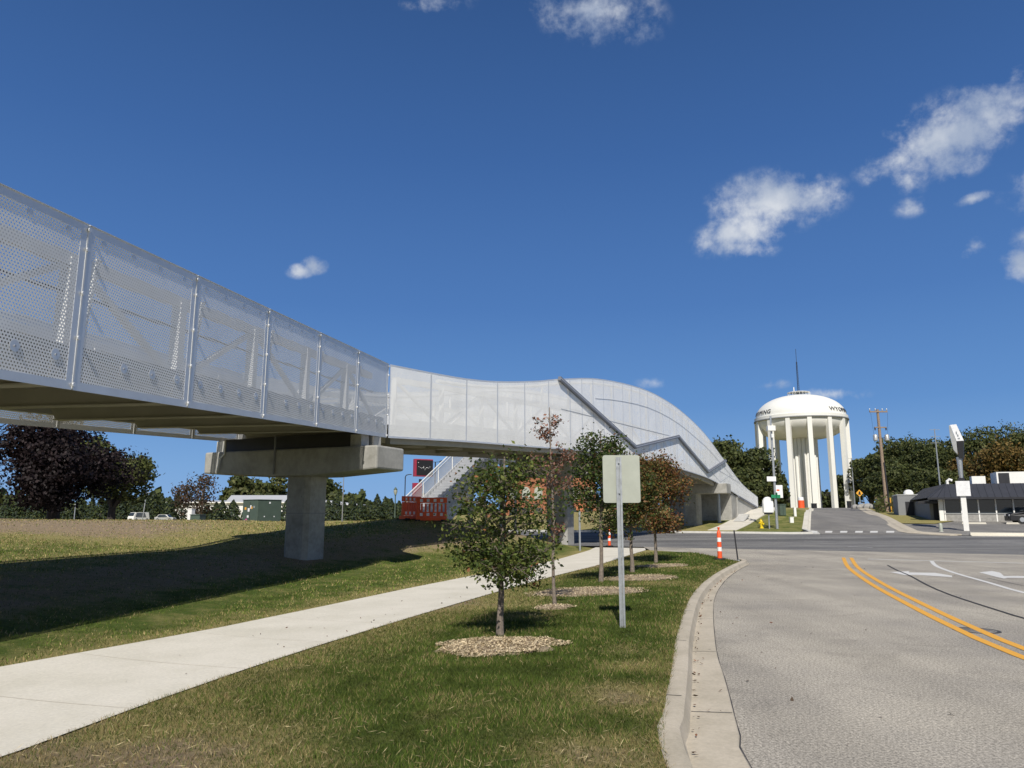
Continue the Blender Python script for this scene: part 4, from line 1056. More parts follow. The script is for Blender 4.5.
# ------------------------------------------------------------------ vehicles
def make_car(name, L, W, H, mat, van=False):
    t = empty(name, (0,0,0)); h0 = .22
    if van: pr = [(-L/2,h0),(-L/2,.9),(-L/2+.05,1.25),(-L/2+.55,H),(L/2-.25,H),(L/2,1.2),(L/2,h0)]
    else: pr = [(-L/2,h0),(-L/2,.72),(-L/2+.2,.82),(-L/2+1.1,.95),(-L/2+1.7,H-.04),(-L/2+2.1,H),(L/2-.9,H),(L/2-.35,1.0),(L/2-.05,.92),(L/2,h0)]
    lo = pr; mb = MB(); n = len(pr)
    def ring(y, ins): return [(x, y, z) if z < 1.0 else (x*(1-.02), y*ins, z) for x, z in pr]
    vs = ring(-W/2, .84)+ring(W/2, .84)
    mb.add(vs, [tuple(range(n)), tuple(range(n, 2*n))[::-1]]+[(i, (i+1) % n, n+(i+1) % n, n+i) for i in range(n)])
    mb.build('body', mat, t, world=False, bevel=.05)
    xs0, xs1 = (-L/2+.5, L/2-.5)
    for s in (-1,1):
        g = MB(); y0 = s*(W/2+.003); y1 = s*(W/2*.84+.012)
        a, b = (-L/2+1.3, L/2-.75) if not van else (-L/2+.5, L/2-1.2)
        g.add([(a,y0*.985,1.0),(b,y0*.985,1.0),(b-.35,y1,H-.1),(a+.5,y1,H-.1)], [(0,1,2,3)]); g.build('side_window', M['glass'], t, world=False)
        for x in (-L/2+.85, L/2-.85):
            w = MB(); w.tube([(x,s*(W/2-.2),.33),(x,s*(W/2+.01),.33)], .33, 18).build('wheel', M['rubber'], t, world=False)
            MB().tube([(x,s*(W/2),.33),(x,s*(W/2+.02),.33)], .19, 14).build('rim', M['galv'], t.children[-1], world=False)
    f = MB()
    if van: f.add([(-L/2+.04,-W*.4,1.22),(-L/2+.04,W*.4,1.22),(-L/2+.52,W*.36,H-.08),(-L/2+.52,-W*.36,H-.08)], [(0,1,2,3)])
    else: f.add([(-L/2+1.10,-W*.42,.99),(-L/2+1.10,W*.42,.99),(-L/2+1.62,W*.37,H-.09),(-L/2+1.62,-W*.37,H-.09)], [(0,1,2,3)])
    for v in range(4): f.v[v] = (f.v[v][0]-.02, f.v[v][1], f.v[v][2]+.02)
    f.build('windscreen', M['glass'], t, world=False)
    for s in (-1,1): MB().box((-L/2-.004, s*W*.36, .68), (.03,.3,.14)).build('headlight', M['refl'], t, world=False)
    MB().box((-L/2-.01,0,.5), (.03,W*.5,.2)).build('grille', M['black'], t, world=False)
    return t
v1 = make_car('van', 5.0, 2.0, 2.1, M['white'], True); p = gl(139.5, 116); v1.location = (p.x, p.y, Hz(p.x, p.y)+.0); v1.rotation_euler.z = R_(70)
tag(v1, 'white van parked in front of the hedge row, left of the silver car', 'van')
v2 = make_car('parked_car', 4.7, 1.85, 1.6, M['chrome']); p = gl(166, 116); v2.location = (p.x, p.y, Hz(p.x, p.y)); v2.rotation_euler.z = R_(178)
tag(v2, 'silver car parked in front of the hedge row, right of the white van', 'car')
for v in (v1, v2):
    a, b = ray(166 if v is v2 else 139.5, 521.0); v.location.z = CAMZ+b*v.location.y
    s = .62; v.scale = (s, s, s)
p = ground(1033, 524, Rz); v3 = make_car('parked_car', 4.6, 1.8, 1.45, M['black']); v3.location = p+Vector((.6,0,.03)); v3.rotation_euler.z = R_(-20)
tag(v3, 'dark car parked in front of the restaurant at the right edge of the photo', 'car')

# ------------------------------------------------------------------ cabinets on the lawn
def top(py, Y): return atY(500, py, Y).z
Y = 54; p = gl(262, Y); zt0 = top(500.3, Y); sc_ = empty('electrical_cabinet', p, R_(-38), 'large dark green electrical cabinet with stickers on its left face, on the lawn', 'electrical cabinet')
h = zt0-p.z
bx_ = MB(); bx_.box((0,0,h/2-.15), (1.85,1.95,h+.3)); bx_.build('body', M['green'], sc_, world=False, bevel=.03)
MB().box((0,0,h+.02), (1.93,2.03,.05)).build('lid', M['green'], sc_, world=False, bevel=.02)
for (x, z, w_, hh, m) in ((-.55,.82,.2,.22,'ylw_line'),(-.15,.78,.22,.3,'refl'),(-.22,.6,.2,.2,'refl'),(.2,.84,.2,.2,'ylw_line'),(.1,.86,.14,.3,'refl'),(.5,.86,.16,.18,'chrome'),(-.4,.52,.18,.1,'pink'),(-.1,.42,.2,.09,'pink'),(.12,.40,.15,.08,'pink')):
    MB().box((x,-.98,z*h/1.05), (w_,.012,hh*.8)).build('sticker', M[m], sc_, world=False)
MB().box((-.0,-.981,h*.5), (.02,.012,h*.9)).build('door_seam', M['black'], sc_, world=False)
for y in (-.4,.4):
    for z in (.35,.6): MB().box((.93,y,z*h/1.05), (.012,.08,.08)).build('latch', M['refl'], sc_, world=False)
MB().box((.93,0,h*.93), (.012,.12,.12)).build('sticker', M['refl'], sc_, world=False)
for c in list(sc_.children):
    if c.name.startswith('sticker') and c.data.vertices[0].co.y < -.9: pass
Y = 62; p = gl(191.5, Y); h = top(509.5, Y)-p.z; t = empty('utility_box', p, R_(-20), 'small white utility box beside the low green transformer', 'utility box')
MB().box((0,0,h/2-.1), (.42,.4,h+.2)).build('body', M['white'], t, world=False, bevel=.02); MB().box((0,0,h+.03), (.46,.44,.06)).build('lid', M['white'], t, world=False, bevel=.01)
Y = 60; p = gl(198.5, Y); h = top(514.8, Y)-p.z; t = empty('transformer_box', p, R_(-12), 'low dark green transformer box beside the small white utility box', 'transformer')
MB().box((0,0,h/2-.1), (.85,.8,h+.2)).build('body', M['green'], t, world=False, bevel=.02); MB().box((0,-.02,h+.01), (.9,.86,.05)).build('lid', M['green'], t, world=False, bevel=.01)

# ------------------------------------------------------------------ long white building on the left
def xat(px, Y): return ray(px, 505)[0]*Y
Y = 150; lb_ = empty('long_building', (xat(240,Y),Y,.8), 0, 'long low white building with a light grey metal roof behind the hedge row', 'building')
x0, x1, x2, x3 = xat(166,Y), xat(226,Y), xat(300,Y), xat(356,Y)
MB().box(((x0+x2)/2,Y+8,(top(502.5,Y)+.3)/2), (x2-x0,16,top(502.5,Y)-.3)).build('wall', M['white'], lb_)
MB().box(((x2+x3)/2,Y+8,(top(505,Y)+.3)/2), (x3-x2-.1,15,top(505,Y)-.3)).build('wall', M['stone'], lb_)
zt1 = top(502.4,Y)
MB().prism([(x0-.4,Y-.5,zt1),(x0-.4,Y+8,zt1+.55),(x0-.4,Y+16.5,zt1)], (x1-x0+.3,0,0)).build('roof', M['roofg'], lb_)
MB().prism([(x1,Y-.6,zt1),(x1,Y+2.5,top(495.2,Y+2.5)),(x1,Y+14,top(495.2,Y+2.5)),(x1,Y+16.6,zt1)], (x2-x1+.6,0,0)).build('roof', M['roofg'], lb_)
MB().prism([(x2+.7,Y-.5,top(505,Y)),(x2+.7,Y+.2,top(498,Y)),(x3+.5,Y+.2,top(505,Y)+.1),(x3+.5,Y-.5,top(505,Y))], (0,15,0)).build('roof', M['roofg'], lb_)
for k in range(16):
    x = x0+2+(x2-x0-4)*k/15
    w = MB().box((x,Y-.02,1.7), (.9,.06,1.0)).build('window', M['glass'], lb_)
MB().box(((x0+x2)/2,Y-.55,zt1-.02), (x2-x0+.6,.08,.22)).build('fascia', M['white'], lb_)
# orange brick shop under the bridge
Y = 112; xa, xb = xat(506,Y), xat(596,Y); zt0 = top(476,Y)
ob = empty('brick_shop', ((xa+xb)/2,Y,.5), 0, 'orange brick shop with pale yellow window panels, seen under the bridge between the young trees', 'shop')
MB().box(((xa+xb)/2,Y+6,zt0/2), (xb-xa,12,zt0)).build('wall', M['brick'], ob)
MB().box(((xa+xb)/2,Y+6,zt0+.15), (xb-xa+.6,12.6,.3)).build('parapet', M['stone'], ob)
for k in range(7):
    x = xa+1.1+(xb-xa-2.2)*k/6
    hh = 2.2; pts = [(x-.6,Y-.03,4.0),(x+.6,Y-.03,4.0)]+[(x+.6*math.cos(R_(a)),Y-.03,5.2+.6*math.sin(R_(a))) for a in range(0,181,20)]
    f = MB().prism(pts, (0,-.06,0)).build('arched_window', M['signback'], ob)
    MB().box((x,Y-.03,1.9), (1.2,.08,1.6)).build('window', M['glass'], ob)
# red sign with black display
Y = 74; p = gl(416.5, Y); rs_ = empty('led_sign', p, R_(28), 'dark electronic sign in a red cabinet on a pole, left of the staircase', 'sign')
def lz(py): return top(py, Y)-p.z
MB().box((.6,0,(lz(459)+lz(476.5))/2), (1.95,.5,lz(459)-lz(476.5))).build('cabinet', M['red'], rs_, world=False, bevel=.03)
MB().box((.68,-.258,(lz(459)+lz(476.5))/2), (1.72,.02,(lz(459)-lz(476.5))*.88)).build('display', M['black'], rs_, world=False)
dm = MB(); zc0 = (lz(459)+lz(476.5))/2
for (x, z, w_) in ((.05,.1,.05),(.2,.02,.05),(.32,-.04,.05),(.52,0,.16),(.56,.12,.06),(.72,-.08,.05),(.9,.02,.14),(1.1,-.02,.05),(1.22,.1,.05),(.0,.5,.07),(.7,-.2,.05)): dm.box((x,-.272,zc0+z), (w_,.006,.05))
dm.build('lit_dots', M['refl'], rs_, world=False)
MB().box((.35,.05,lz(480)/2-.2), (.22,.22,lz(480)+.6)).build('post', M['darks'], rs_, world=False)
MB().box((.0,-.02,(lz(483)+lz(498))/2), (.9,.4,lz(483)-lz(498))).build('lower_panel', M['red'], rs_, world=False, bevel=.02)
# street lamps on the left
Y = 84; p = gl(395, Y); t = empty('lantern_post', p, 0, 'dark green old fashioned lantern post on the lawn crest, left of the barricades', 'street lamp')
h = top(487, Y)-p.z
MB().lathe((0,0,0), [(.22,-.4),(.22,.3),(.14,.45),(.09,.6),(.07,1.5),(.06,h-.95),(.12,h-.9),(.12,h-.85)], 14).build('post', M['green'], t, world=False)
MB().lathe((0,0,0), [(.10,h-.85),(.22,h-.55),(.20,h-.3),(.08,h-.2)], 14).build('lamp_globe', M['signback'], t, world=False, smooth=True)
MB().lathe((0,0,0), [(.24,h-.3),(.1,h-.12),(.03,h)], 14).build('cap', M['green'], t, world=False)
Y = 92; p = gl(404.5, Y); h = top(474.5, Y)-p.z; t = empty('street_lamp', p, 0, 'thin dark lamp pole with short curved arm between the lantern post and the red sign', 'street lamp')
MB().tube([(0,0,-.3),(0,0,h-.3),(.12,0,h-.08),(.45,0,h)], .06, 8).build('pole', M['darks'], t, world=False); MB().box((.6,0,h), (.35,.16,.09)).build('lamp_head', M['darks'], t, world=False)
Y = 88; p = gl(342.5, Y); h = top(476, Y)-p.z; t = empty('lamp_pole', p, 0, 'plain thin grey pole just right of the near pier column', 'pole')
MB().tube([(0,0,-.3),(0,0,h)], [.07,.045], 8).build('pole', M['gpaint'], t, world=False); MB().box((0,0,h+.03), (.2,.2,.06)).build('cap', M['galv'], t, world=False)
Y = 100; p = gl(434.5, Y); h = top(462, Y)-p.z; t = empty('street_lamp', p, 0, 'twin headed lamp pole behind the red electronic sign', 'street lamp')
MB().tube([(0,0,-.3),(0,0,h)], .08, 8).build('pole', M['darks'], t, world=False); MB().bar((-.55,0,h),(.55,0,h), .06, .06).build('arm', M['darks'], t, world=False)
for s in (-1,1): MB().bar((s*.5,0,h-.02),(s*.85,0,h+.2), .2, .12).build('lamp_head', M['darks'], t, world=False)
Y = 110; p = gl(145, Y); h = top(493.5, Y)-p.z; t = empty('street_lamp', p, 0, 'pale lamp pole with a tilted head behind the white van', 'street lamp')
MB().tube([(-.3,0,-.3),(0,0,h)], .08, 8).build('pole', M['galv'], t, world=False); MB().bar((-.1,0,h),(.5,0,h+.15), .25, .14).build('lamp_head', M['galv'], t, world=False)
Y = 80; p = gl(75, Y); h = top(505, Y)-p.z; t = empty('marker_pole', p, 0, 'thin grey pole on the lawn just right of the purple maple trunk', 'pole')
MB().tube([(0,0,-.3),(0,0,h)], .05, 8).build('pole', M['galv'], t, world=False); MB().box((0,0,h), (.16,.1,.2)).build('cap', M['galv'], t, world=False)

# ------------------------------------------------------------------ beyond the street
p = ground(761.8, 528.3, lawn2); t = empty('fire_hydrant', p, R_(20), 'yellow fire hydrant on the grass beyond the cross street', 'fire hydrant')
MB().lathe((0,0,0), [(.17,-.05),(.17,.05),(.12,.07),(.11,.50),(.15,.52),(.15,.56),(.12,.60),(.06,.70),(.03,.72),(.03,.77)], 16).build('body', M['yellow'], t, world=False, smooth=True)
for s in (-1,1): MB().tube([(s*.1,0,.42),(s*.24,0,.42)], .065, 10).build('side_outlet', M['yellow'], t, world=False)
MB().tube([(0,-.1,.36),(0,-.24,.36)], .085, 10).build('front_outlet', M['yellow'], t, world=False)
p = ground(777.3, 528.8, lawn2); Y = p.y
def hz(py): return top(py, Y)-p.z
t = empty('signal_pole', p, 0, 'tall slim grey pole with boxes and signs in front of the left tower columns', 'pole')
MB().tube([(0,0,-.2),(0,0,hz(416))], [.11,.07], 10).build('pole', M['galv'], t, world=False)
MB().box((-.05,-.1,hz(428.5)), (.62,.4,.42)).build('equipment_box', M['white'], t, world=False, bevel=.02)
MB().box((.0,-.1,hz(436)), (.18,.3,.3)).build('small_box', M['white'], t, world=False)
MB().box((-.28,-.16,hz(479)), (.72,.03,.38)).build('sign_panel', M['refl'], t, world=False)
MB().box((.28,-.05,hz(491.5)), (.62,.03,1.0)).build('sign_panel', M['refl'], t, world=False)
MB().box((.22,-.075,hz(490.2)), (.22,.01,.12)).build('red_legend', M['orange'], t, world=False)
MB().box((-.02,-.17,hz(496.5)), (.72,.03,.26)).build('street_name_blade', M['dgreen'], t, world=False)
MB().box((.0,-.17,hz(494)), (.03,.62,.22)).build('street_name_blade', M['dgreen'], t, world=False)
p = ground(769.5, 528.8, lawn2)
t = empty('covered_sign', p, R_(8), 'rounded white cover with dark lower edge on a grey post, right of the hydrant', 'covered sign')
MB().tube([(0,0,-.2),(0,0,2.0)], .055, 8).build('post', M['galv'], t, world=False)
K = 14; MB().prism([(-.44,-.14,1.25),(.40,-.14,1.25)]+[(-.02+.42*math.cos(R_(a)),-.14,2.0+.5*math.sin(R_(a))) for a in range(0,181,15)], (0,.3,0)).build('cover', M['refl'], t, world=False, bevel=.05)
MB().box((-.02,-.0,1.19), (.6,.26,.12)).build('lower_edge', M['black'], t, world=False)
p = ground(781.8, 515.5, lawn2); s_ = p.y/FPX; t = empty('traffic_cabinet', p, R_(10), 'dark green traffic cabinet behind the slim signal pole', 'electrical cabinet')
MB().box((0,0,5.2*s_), (6.2*s_,.6,10.6*s_)).build('body', M['green'], t, world=False, bevel=.03); MB().box((0,0,10.7*s_), (6.8*s_,.7,.06)).build('lid', M['green'], t, world=False)
MB().box((0,-.31,5.2*s_), (.02,.01,9*s_)).build('door_seam', M['black'], t, world=False)
p = gvis(801.5, 507.6, lawn2); s_ = p.y/FPX; t = empty('construction_barrel', p, 0, 'orange and white construction barrel at the crest of the side street curb', 'construction barrel')
MB().lathe((0,0,0), [(3.1*s_,-.1),(3.1*s_,.1*s_),(2.9*s_,7.2*s_),(2.7*s_,7.3*s_)], 16).build('body', M['orange'], t, world=False)
MB().lathe((0,0,0), [(2.75*s_,7.3*s_),(2.6*s_,9.6*s_),(2.2*s_,10.3*s_),(.5*s_,10.5*s_)], 16).build('top', M['refl'], t, world=False)
for (px, py, w_, h_, nm, lb, mt) in ((795.2,516.2,2.4,8,'marker_post','white marker post on the grass left of the side street curb','white'),(791.6,522.6,3.6,5,'marker_box','small white box shaped marker on the grass nearest the street corner','white'),
    (814.2,507,4.2,4,'rubbish_bin','black bin at the foot of the tower shaft','black'),(849.5,506.5,3.4,6,'rubbish_bin','black bin at the foot of the rightmost tower column','black'),(876.5,509.3,4.6,4.5,'rubbish_bin','dark drum beside the rock pile left of the utility pole','darks'),(862.3,506.2,2.4,3.2,'marker_box','tiny white box below the orange diamond sign','white')):
    p = gvis(px, py, lawn2); s_ = p.y/FPX; t = empty(nm, p, 0, lb, nm.replace('_', ' '))
    MB().box((0,0,h_*s_/2-.05), (w_*s_,w_*s_,h_*s_+.1)).build('body', M[mt], t, world=False, bevel=.04)
    MB().box((0,0,h_*s_+.02), (w_*s_*1.08,w_*s_*1.08,.05)).build('lid', M[mt], t, world=False)
p = gvis(868, 508.2, lawn2); t = MB()
for i in range(16):
    a = i*2.4; r = .5*math.sqrt(i); c = Vector((p.x+r*math.cos(a)*1.1, p.y+r*math.sin(a), p.z+.5-.12*r)); q = random.uniform(.45,.8)
    vs = []
    t.lathe((c.x,c.y,c.z-q*.5), [(q*.5,-.3),(q*.75,.1),(q*.7,q*.4),(q*.4,q*.75),(q*.1,q*.85)], 7)
tag(t.build('rock_pile', M['stone']), 'low heap of grey rocks on the verge left of the utility pole', 'rock pile')
# diamond sign
p = gvis(860.4, 507.5, lawn2); s_ = p.y/FPX; t = empty('warning_sign', p, 0, 'orange diamond warning sign right of the tower, beside the side street', 'warning sign')
MB().bar((0,0,-.1),(0,0,14*s_), .12, .12).build('post', M['galv'], t, world=False)
c = 14*s_; d_ = 3.5*s_; MB().prism([(0,-.1,c-d_),(d_,-.1,c),(0,-.1,c+d_),(-d_,-.1,c)], (0,.04,0)).build('sign_panel', M['ylw_line'], t, world=False)
MB().prism([(-.22,-.11,c-.25),(.2,-.11,c-.25),(.08,-.11,c+.3),(-.1,-.11,c+.25)], (0,.006,0)).build('symbol', M['black'], t, world=False)
# utility pole
p = gvis(887.3, 512, lawn2); s_ = p.y/FPX; Y = p.y
t = empty('utility_pole', p, 0, 'tall weathered wooden utility pole with crossarm and two grey transformers', 'utility pole')
H_ = top(409.5, Y)-p.z
MB().tube([(0,0,-.5),(-.12,0,H_)], [2.0*s_,1.2*s_], 12).build('pole', M['wood'], t, world=False, smooth=True)
MB().bar((-9*s_-.1,-.15,H_-.3),(9*s_-.1,-.15,H_-.3), .14, .16).build('crossarm', M['wood'], t, world=False)
for x in (-8.5,-3,4,8.5): MB().lathe((x*s_-.1,-.15,H_-.2), [(.04,0),(.08,.08),(.04,.12),(.08,.2),(.03,.3)], 8).build('insulator', M['chrome'], t, world=False)
z2 = top(427.5, Y)-p.z; MB().bar((-6*s_,-.12,z2),(6*s_,-.12,z2), .14, .14).build('crossarm', M['wood'], t, world=False)
for s in (-1,1):
    MB().lathe((s*5.5*s_,-.12,z2), [(.06,-.35),(.12,-.3),(.06,-.2),(.12,-.1),(.05,.05)], 8).build('insulator', M['darks'], t, world=False)
    z3 = top(438, Y)-p.z; tf = MB(); tf.lathe((s*5.8*s_,-.1,z3-.55), [(.2,.2),(.27,.25),(.27,.85),(.2,.95),(.08,1.0)], 14).build('transformer', M['chrome'], t, world=False, smooth=True)
    MB().bar((0,0,z3),(s*4.5*s_,-.05,z3), .1, .1).build('bracket', M['darks'], t, world=False)
MB().tube([(-.05,0,z3-2.2),(-6.5*s_,-.1,z3-.7),(-8.7*s_,-.15,H_-.4)], .012, 5).build('wire', M['darks'], t, world=False)
MB().tube([(.05,0,z3-2.2),(6.0*s_,-.1,z3-.7),(8.4*s_,-.15,H_-.4)], .012, 5).build('wire', M['darks'], t, world=False)
MB().tube([(.2,-2.4*s_,0),(.0,-2.0*s_,z3-3)], .09, 8).build('conduit', M['darks'], t, world=False)
MB().tube([(.35,-.35,-.2),(.32,-.35,1.7)], .07, 8).build('guy_guard', M['ylw_line'], t, world=False)
for (px, py, pt, lb) in ((855,506,458,'thin grey lamp pole right of the tower columns'),(942,500,429,'thin bare antenna pole above the trees left of the blade sign')):
    Y = 150 if px < 900 else 100; x = xat(px, Y); zb_ = Rz(x, Y); h = top(pt, Y)-zb_; t = empty('lamp_pole', (x,Y,zb_), 0, lb, 'pole')
    MB().tube([(0,0,-.3),(0,0,h)], [.12,.06], 7).build('pole', M['galv'], t, world=False)
    for k in range(3 if px > 900 else 1): MB().bar((-.7,0,h-.1-k*.9),(.7,0,h-.1-k*.9), .05, .05).build('arm', M['galv'], t, world=False)

# ------------------------------------------------------------------ restaurant
fx = Vector((.93,-.37,0)); gx_ = Vector((.37,.93,0)); A = Vector((xat(943,68), 68, 0)); zb0 = .82
re = empty('restaurant', (A.x, A.y, zb0), 0, 'low restaurant with charcoal standing seam roof, large dark windows and a block base', 'restaurant')
def PR(a, b, z): return A+fx*a+gx_*b+Vector((0,0,z))
def rbox(name, a0, a1, b0, b1, z0, z1, m, par=None, bev=0):
    return MB().hexa([PR(a0,b0,z0),PR(a1,b0,z0),PR(a1,b1,z0),PR(a0,b1,z0),PR(a0,b0,z1),PR(a1,b0,z1),PR(a1,b1,z1),PR(a0,b1,z1)]).build(name, M[m], par or re, bevel=bev)
ze = top(499.5,68); zr2 = top(484.5,69); zk = top(514.2,68)
rbox('block_base', 0, 24, 0, .3, zb0-.6, zk, 'stone'); rbox('sill', 0,24,-.05,.3,zk+.002,zk+.08,'chrome')
rbox('wall', 0.05, 24, .32, 14, zb0-.6, ze+.1, 'gpaint')
for k in range(18):
    a = .05+k*1.33; pn = rbox('window', a+.1, a+1.33, .1, .14, zk+.1, ze-.05, 'glass')
    rbox('mullion', a, a+.1, -.03, .16, zb0-.1, ze-.02, 'white', pn)
rbox('fascia', -1.3, 24.5, -1.0, -.9, ze-.02, ze+.16, 'darks')
rf = MB(); rf.hexa([PR(-1.3,-1.0,ze+.16),PR(24.5,-1.0,ze+.16),PR(24.5,15,ze+.16),PR(-1.3,15,ze+.16),PR(.35,.3,zr2),PR(24.5,.3,zr2),PR(24.5,13.5,zr2),PR(.35,13.5,zr2)]); ro = rf.build('roof', M['roof'], re)
ss = MB()
for k in range(46): 
    a = -1.1+k*.56; ss.bar(PR(a,-1.01,ze+.17), PR(max(a,.4) if k < 3 else a,.29,zr2+.0), .03, .05)
for k in range(28):
    b = -.8+k*.56; ss.bar(PR(-1.31,b,ze+.17), PR(.34,max(.3,b),zr2), .03, .05)
ss.build('standing_seams', M['roof'], ro)
rbox('side_wall', -.9, 0.04, 1.4, 13, zb0-.4, ze, 'gpaint'); rbox('doorway', -.62,-.2,1.32,1.39,zb0-.2,zb0+1.9,'darks'); rbox('awning', -2.0,-.2,.1,1.3,ze-.35,ze-.15,'darks')
rbox('corner_post', -.35,.0,-.05,.25,zb0-.3,ze,'white')
rbox('roof_unit', 3.0,4.1,3,4,zr2,top(477,71),'white'); rbox('roof_unit', 5.0,9.5,3,5.5,zr2,top(473.3,71),'white'); 
gq = rbox('unit_grille', 5.15,6.0,2.95,2.99,zr2+.08,top(474.3,71),'darks')
MB().tube([PR(.9,2.5,zr2),PR(.9,2.5,zr2+.35),PR(1.05,2.5,zr2+.5),PR(1.3,2.5,zr2+.4)], .13, 8).build('roof_vent', M['white'], re, smooth=True)
# grey annex left
Bq = Vector((xat(898,80), 80, 0)); fa = Vector((.93,-.37,0)); ga = Vector((.37,.93,0)); zg2 = Rz(Bq.x, 80)
an = empty('annex_shed', (Bq.x, Bq.y, zg2), 0, 'plain grey box shed with a white dome on top, left of the restaurant', 'shed')
def PQ(a, b, z): return Bq+fa*a+ga*b+Vector((0,0,z))
def qb(name, a0,a1,b0,b1,z0,z1,m): return MB().hexa([PQ(a0,b0,z0),PQ(a1,b0,z0),PQ(a1,b1,z0),PQ(a0,b1,z0),PQ(a0,b0,z1),PQ(a1,b0,z1),PQ(a1,b1,z1),PQ(a0,b1,z1)]).build(name, M[m], an)
zs = top(495.5,80); qb('wall', 0,2.3,0,5,zg2-.6,zs,'gpaint'); qb('parapet', -.05,2.35,-.05,5.05,zs+.002,zs+.12,'chrome')
qb('rear_block', 2.4,5.5,1.2,8,zg2-.6,zs-.1,'stone'); qb('door', .7,1.5,-.03,-.0,zg2-.1,zg2+1.5,'darks')
MB().lathe(PQ(1.2,1,zs+.12), [(.5,0),(.48,.22),(.36,.4),(.18,.5),(.02,.52)], 14).build('roof_dome', M['white'], an, smooth=True)
for (a, w_, h_, m, lb) in ((2.8,.5,1.3,'darks','dark wheeled bin standing by the grey shed wall, nearest the shed'),(3.9,.45,1.1,'darks','dark wheeled bin between the shed and the restaurant corner')):
    q = PQ(a, -.8, 0); z = Rz(q.x, q.y); t = empty('wheeled_bin', (q.x,q.y,z), R_(-22), lb, 'bin')
    MB().hexa([(-w_*.4,-.25,0),(w_*.4,-.25,0),(w_*.4,.25,0),(-w_*.4,.25,0),(-w_*.55,-.32,h_),(w_*.55,-.32,h_),(w_*.55,.32,h_),(-w_*.55,.32,h_)]).build('body', M[m], t, world=False); MB().box((0,0,h_+.03), (w_*1.15,.7,.06)).build('lid', M[m], t, world=False)
# pole sign by the restaurant
p = ground(966.8, 531, Rz); Y = p.y; s_ = Y/FPX
def hq(py): return top(py, Y)-p.z
t = empty('pole_sign', p, R_(-32), 'tall pole sign with slanted blade and white box sign in front of the restaurant', 'pole sign')
MB().box((0,0,hq(496)/2-.2), (4.6*s_,4.6*s_,hq(496)+.4)).build('post', M['white'], t, world=False, bevel=.01)
bxs = MB().box((.05,0,(hq(481.3)+hq(496))/2), (12*s_,8*s_,14.7*s_)).build('box_sign', M['refl'], t, world=False, bevel=.015)
MB().box((.05-6.2*s_,0,(hq(481.3)+hq(496))/2), (.03,7.6*s_,13.9*s_)).build('side_panel', M['black'], bxs, world=False)
MB().tube([(0,0,hq(481.5)),(0,0,hq(457))], [.12,.2], 12).build('upper_pole', M['galv'], t, world=False)
MB().box((0,0,hq(479.5)), (.42,.42,.22)).build('collar', M['darks'], t, world=False)
u = 1*s_
# blade: thin cabinet seen nearly edge on, its top cut on a slant
zA, zB, zC, zD = hq(425), hq(441.5), hq(458.5), hq(428)
def slab(name, pts, y0, y1, m, par): return MB().prism([(x, y0, z) for x, z in pts], (0, y1-y0, 0)).build(name, M[m], par, world=False, bevel=.01)
slab('blade_upper', [(-.36,zA),(.05,zA+.02),(.42,zB+.02),(-.05,zB)], -.30, 1.5, 'refl', t)
slab('blade_lower', [(-.045,zB-.01),(.40,zB-.01),(.30,zC),(.0,zC)], -.28, 1.45, 'black', t)
slab('blade_flank', [(-.44,zA-.05),(-.37,zA-.02),(-.06,zB-.02),(-.06,zC+.3),(-.30,hq(450)),(-.44,hq(436))], -.27, 1.4, 'chrome', t)
lt = MB()
for (x, z, w_, h_) in ((.0,.62,.08,.2),(.07,.42,.1,.16),(.12,.2,.14,.1)): lt.box((x, -.31, zB+z), (w_,.01,h_))
lt.build('lettering', M['galv'], t, world=False)
p = ground(941.2, 532, Rz); t = empty('bollard', p, 0, 'short pale yellow bollard at the parking lot entrance left of the pole sign', 'bollard')
MB().lathe((0,0,0), [(.13,-.1),(.13,.52),(.10,.60),(.03,.64)], 14).build('post', M['signback'], t, world=False, smooth=True); MB().lathe((0,0,0), [(.17,-.05),(.17,.03),(.135,.04)], 14).build('base', M['wallc'], t, world=False)
for i in range(5):
    q = PR(1.5+i*3.2,-4.5,0); z = Rz(q.x,q.y); t = MB(); t.prism([q+fx*-0.9+Vector((0,0,z)), q+fx*.9+Vector((0,0,z)), q+fx*.86+Vector((0,0,z+.16)), q-fx*.86+Vector((0,0,z+.16))], gx_*.2)
    tag(t.build('wheel_stop', M['walk']), 'low concrete wheel stop in front of the restaurant windows', 'wheel stop', 'concrete wheel stops in front of the restaurant')

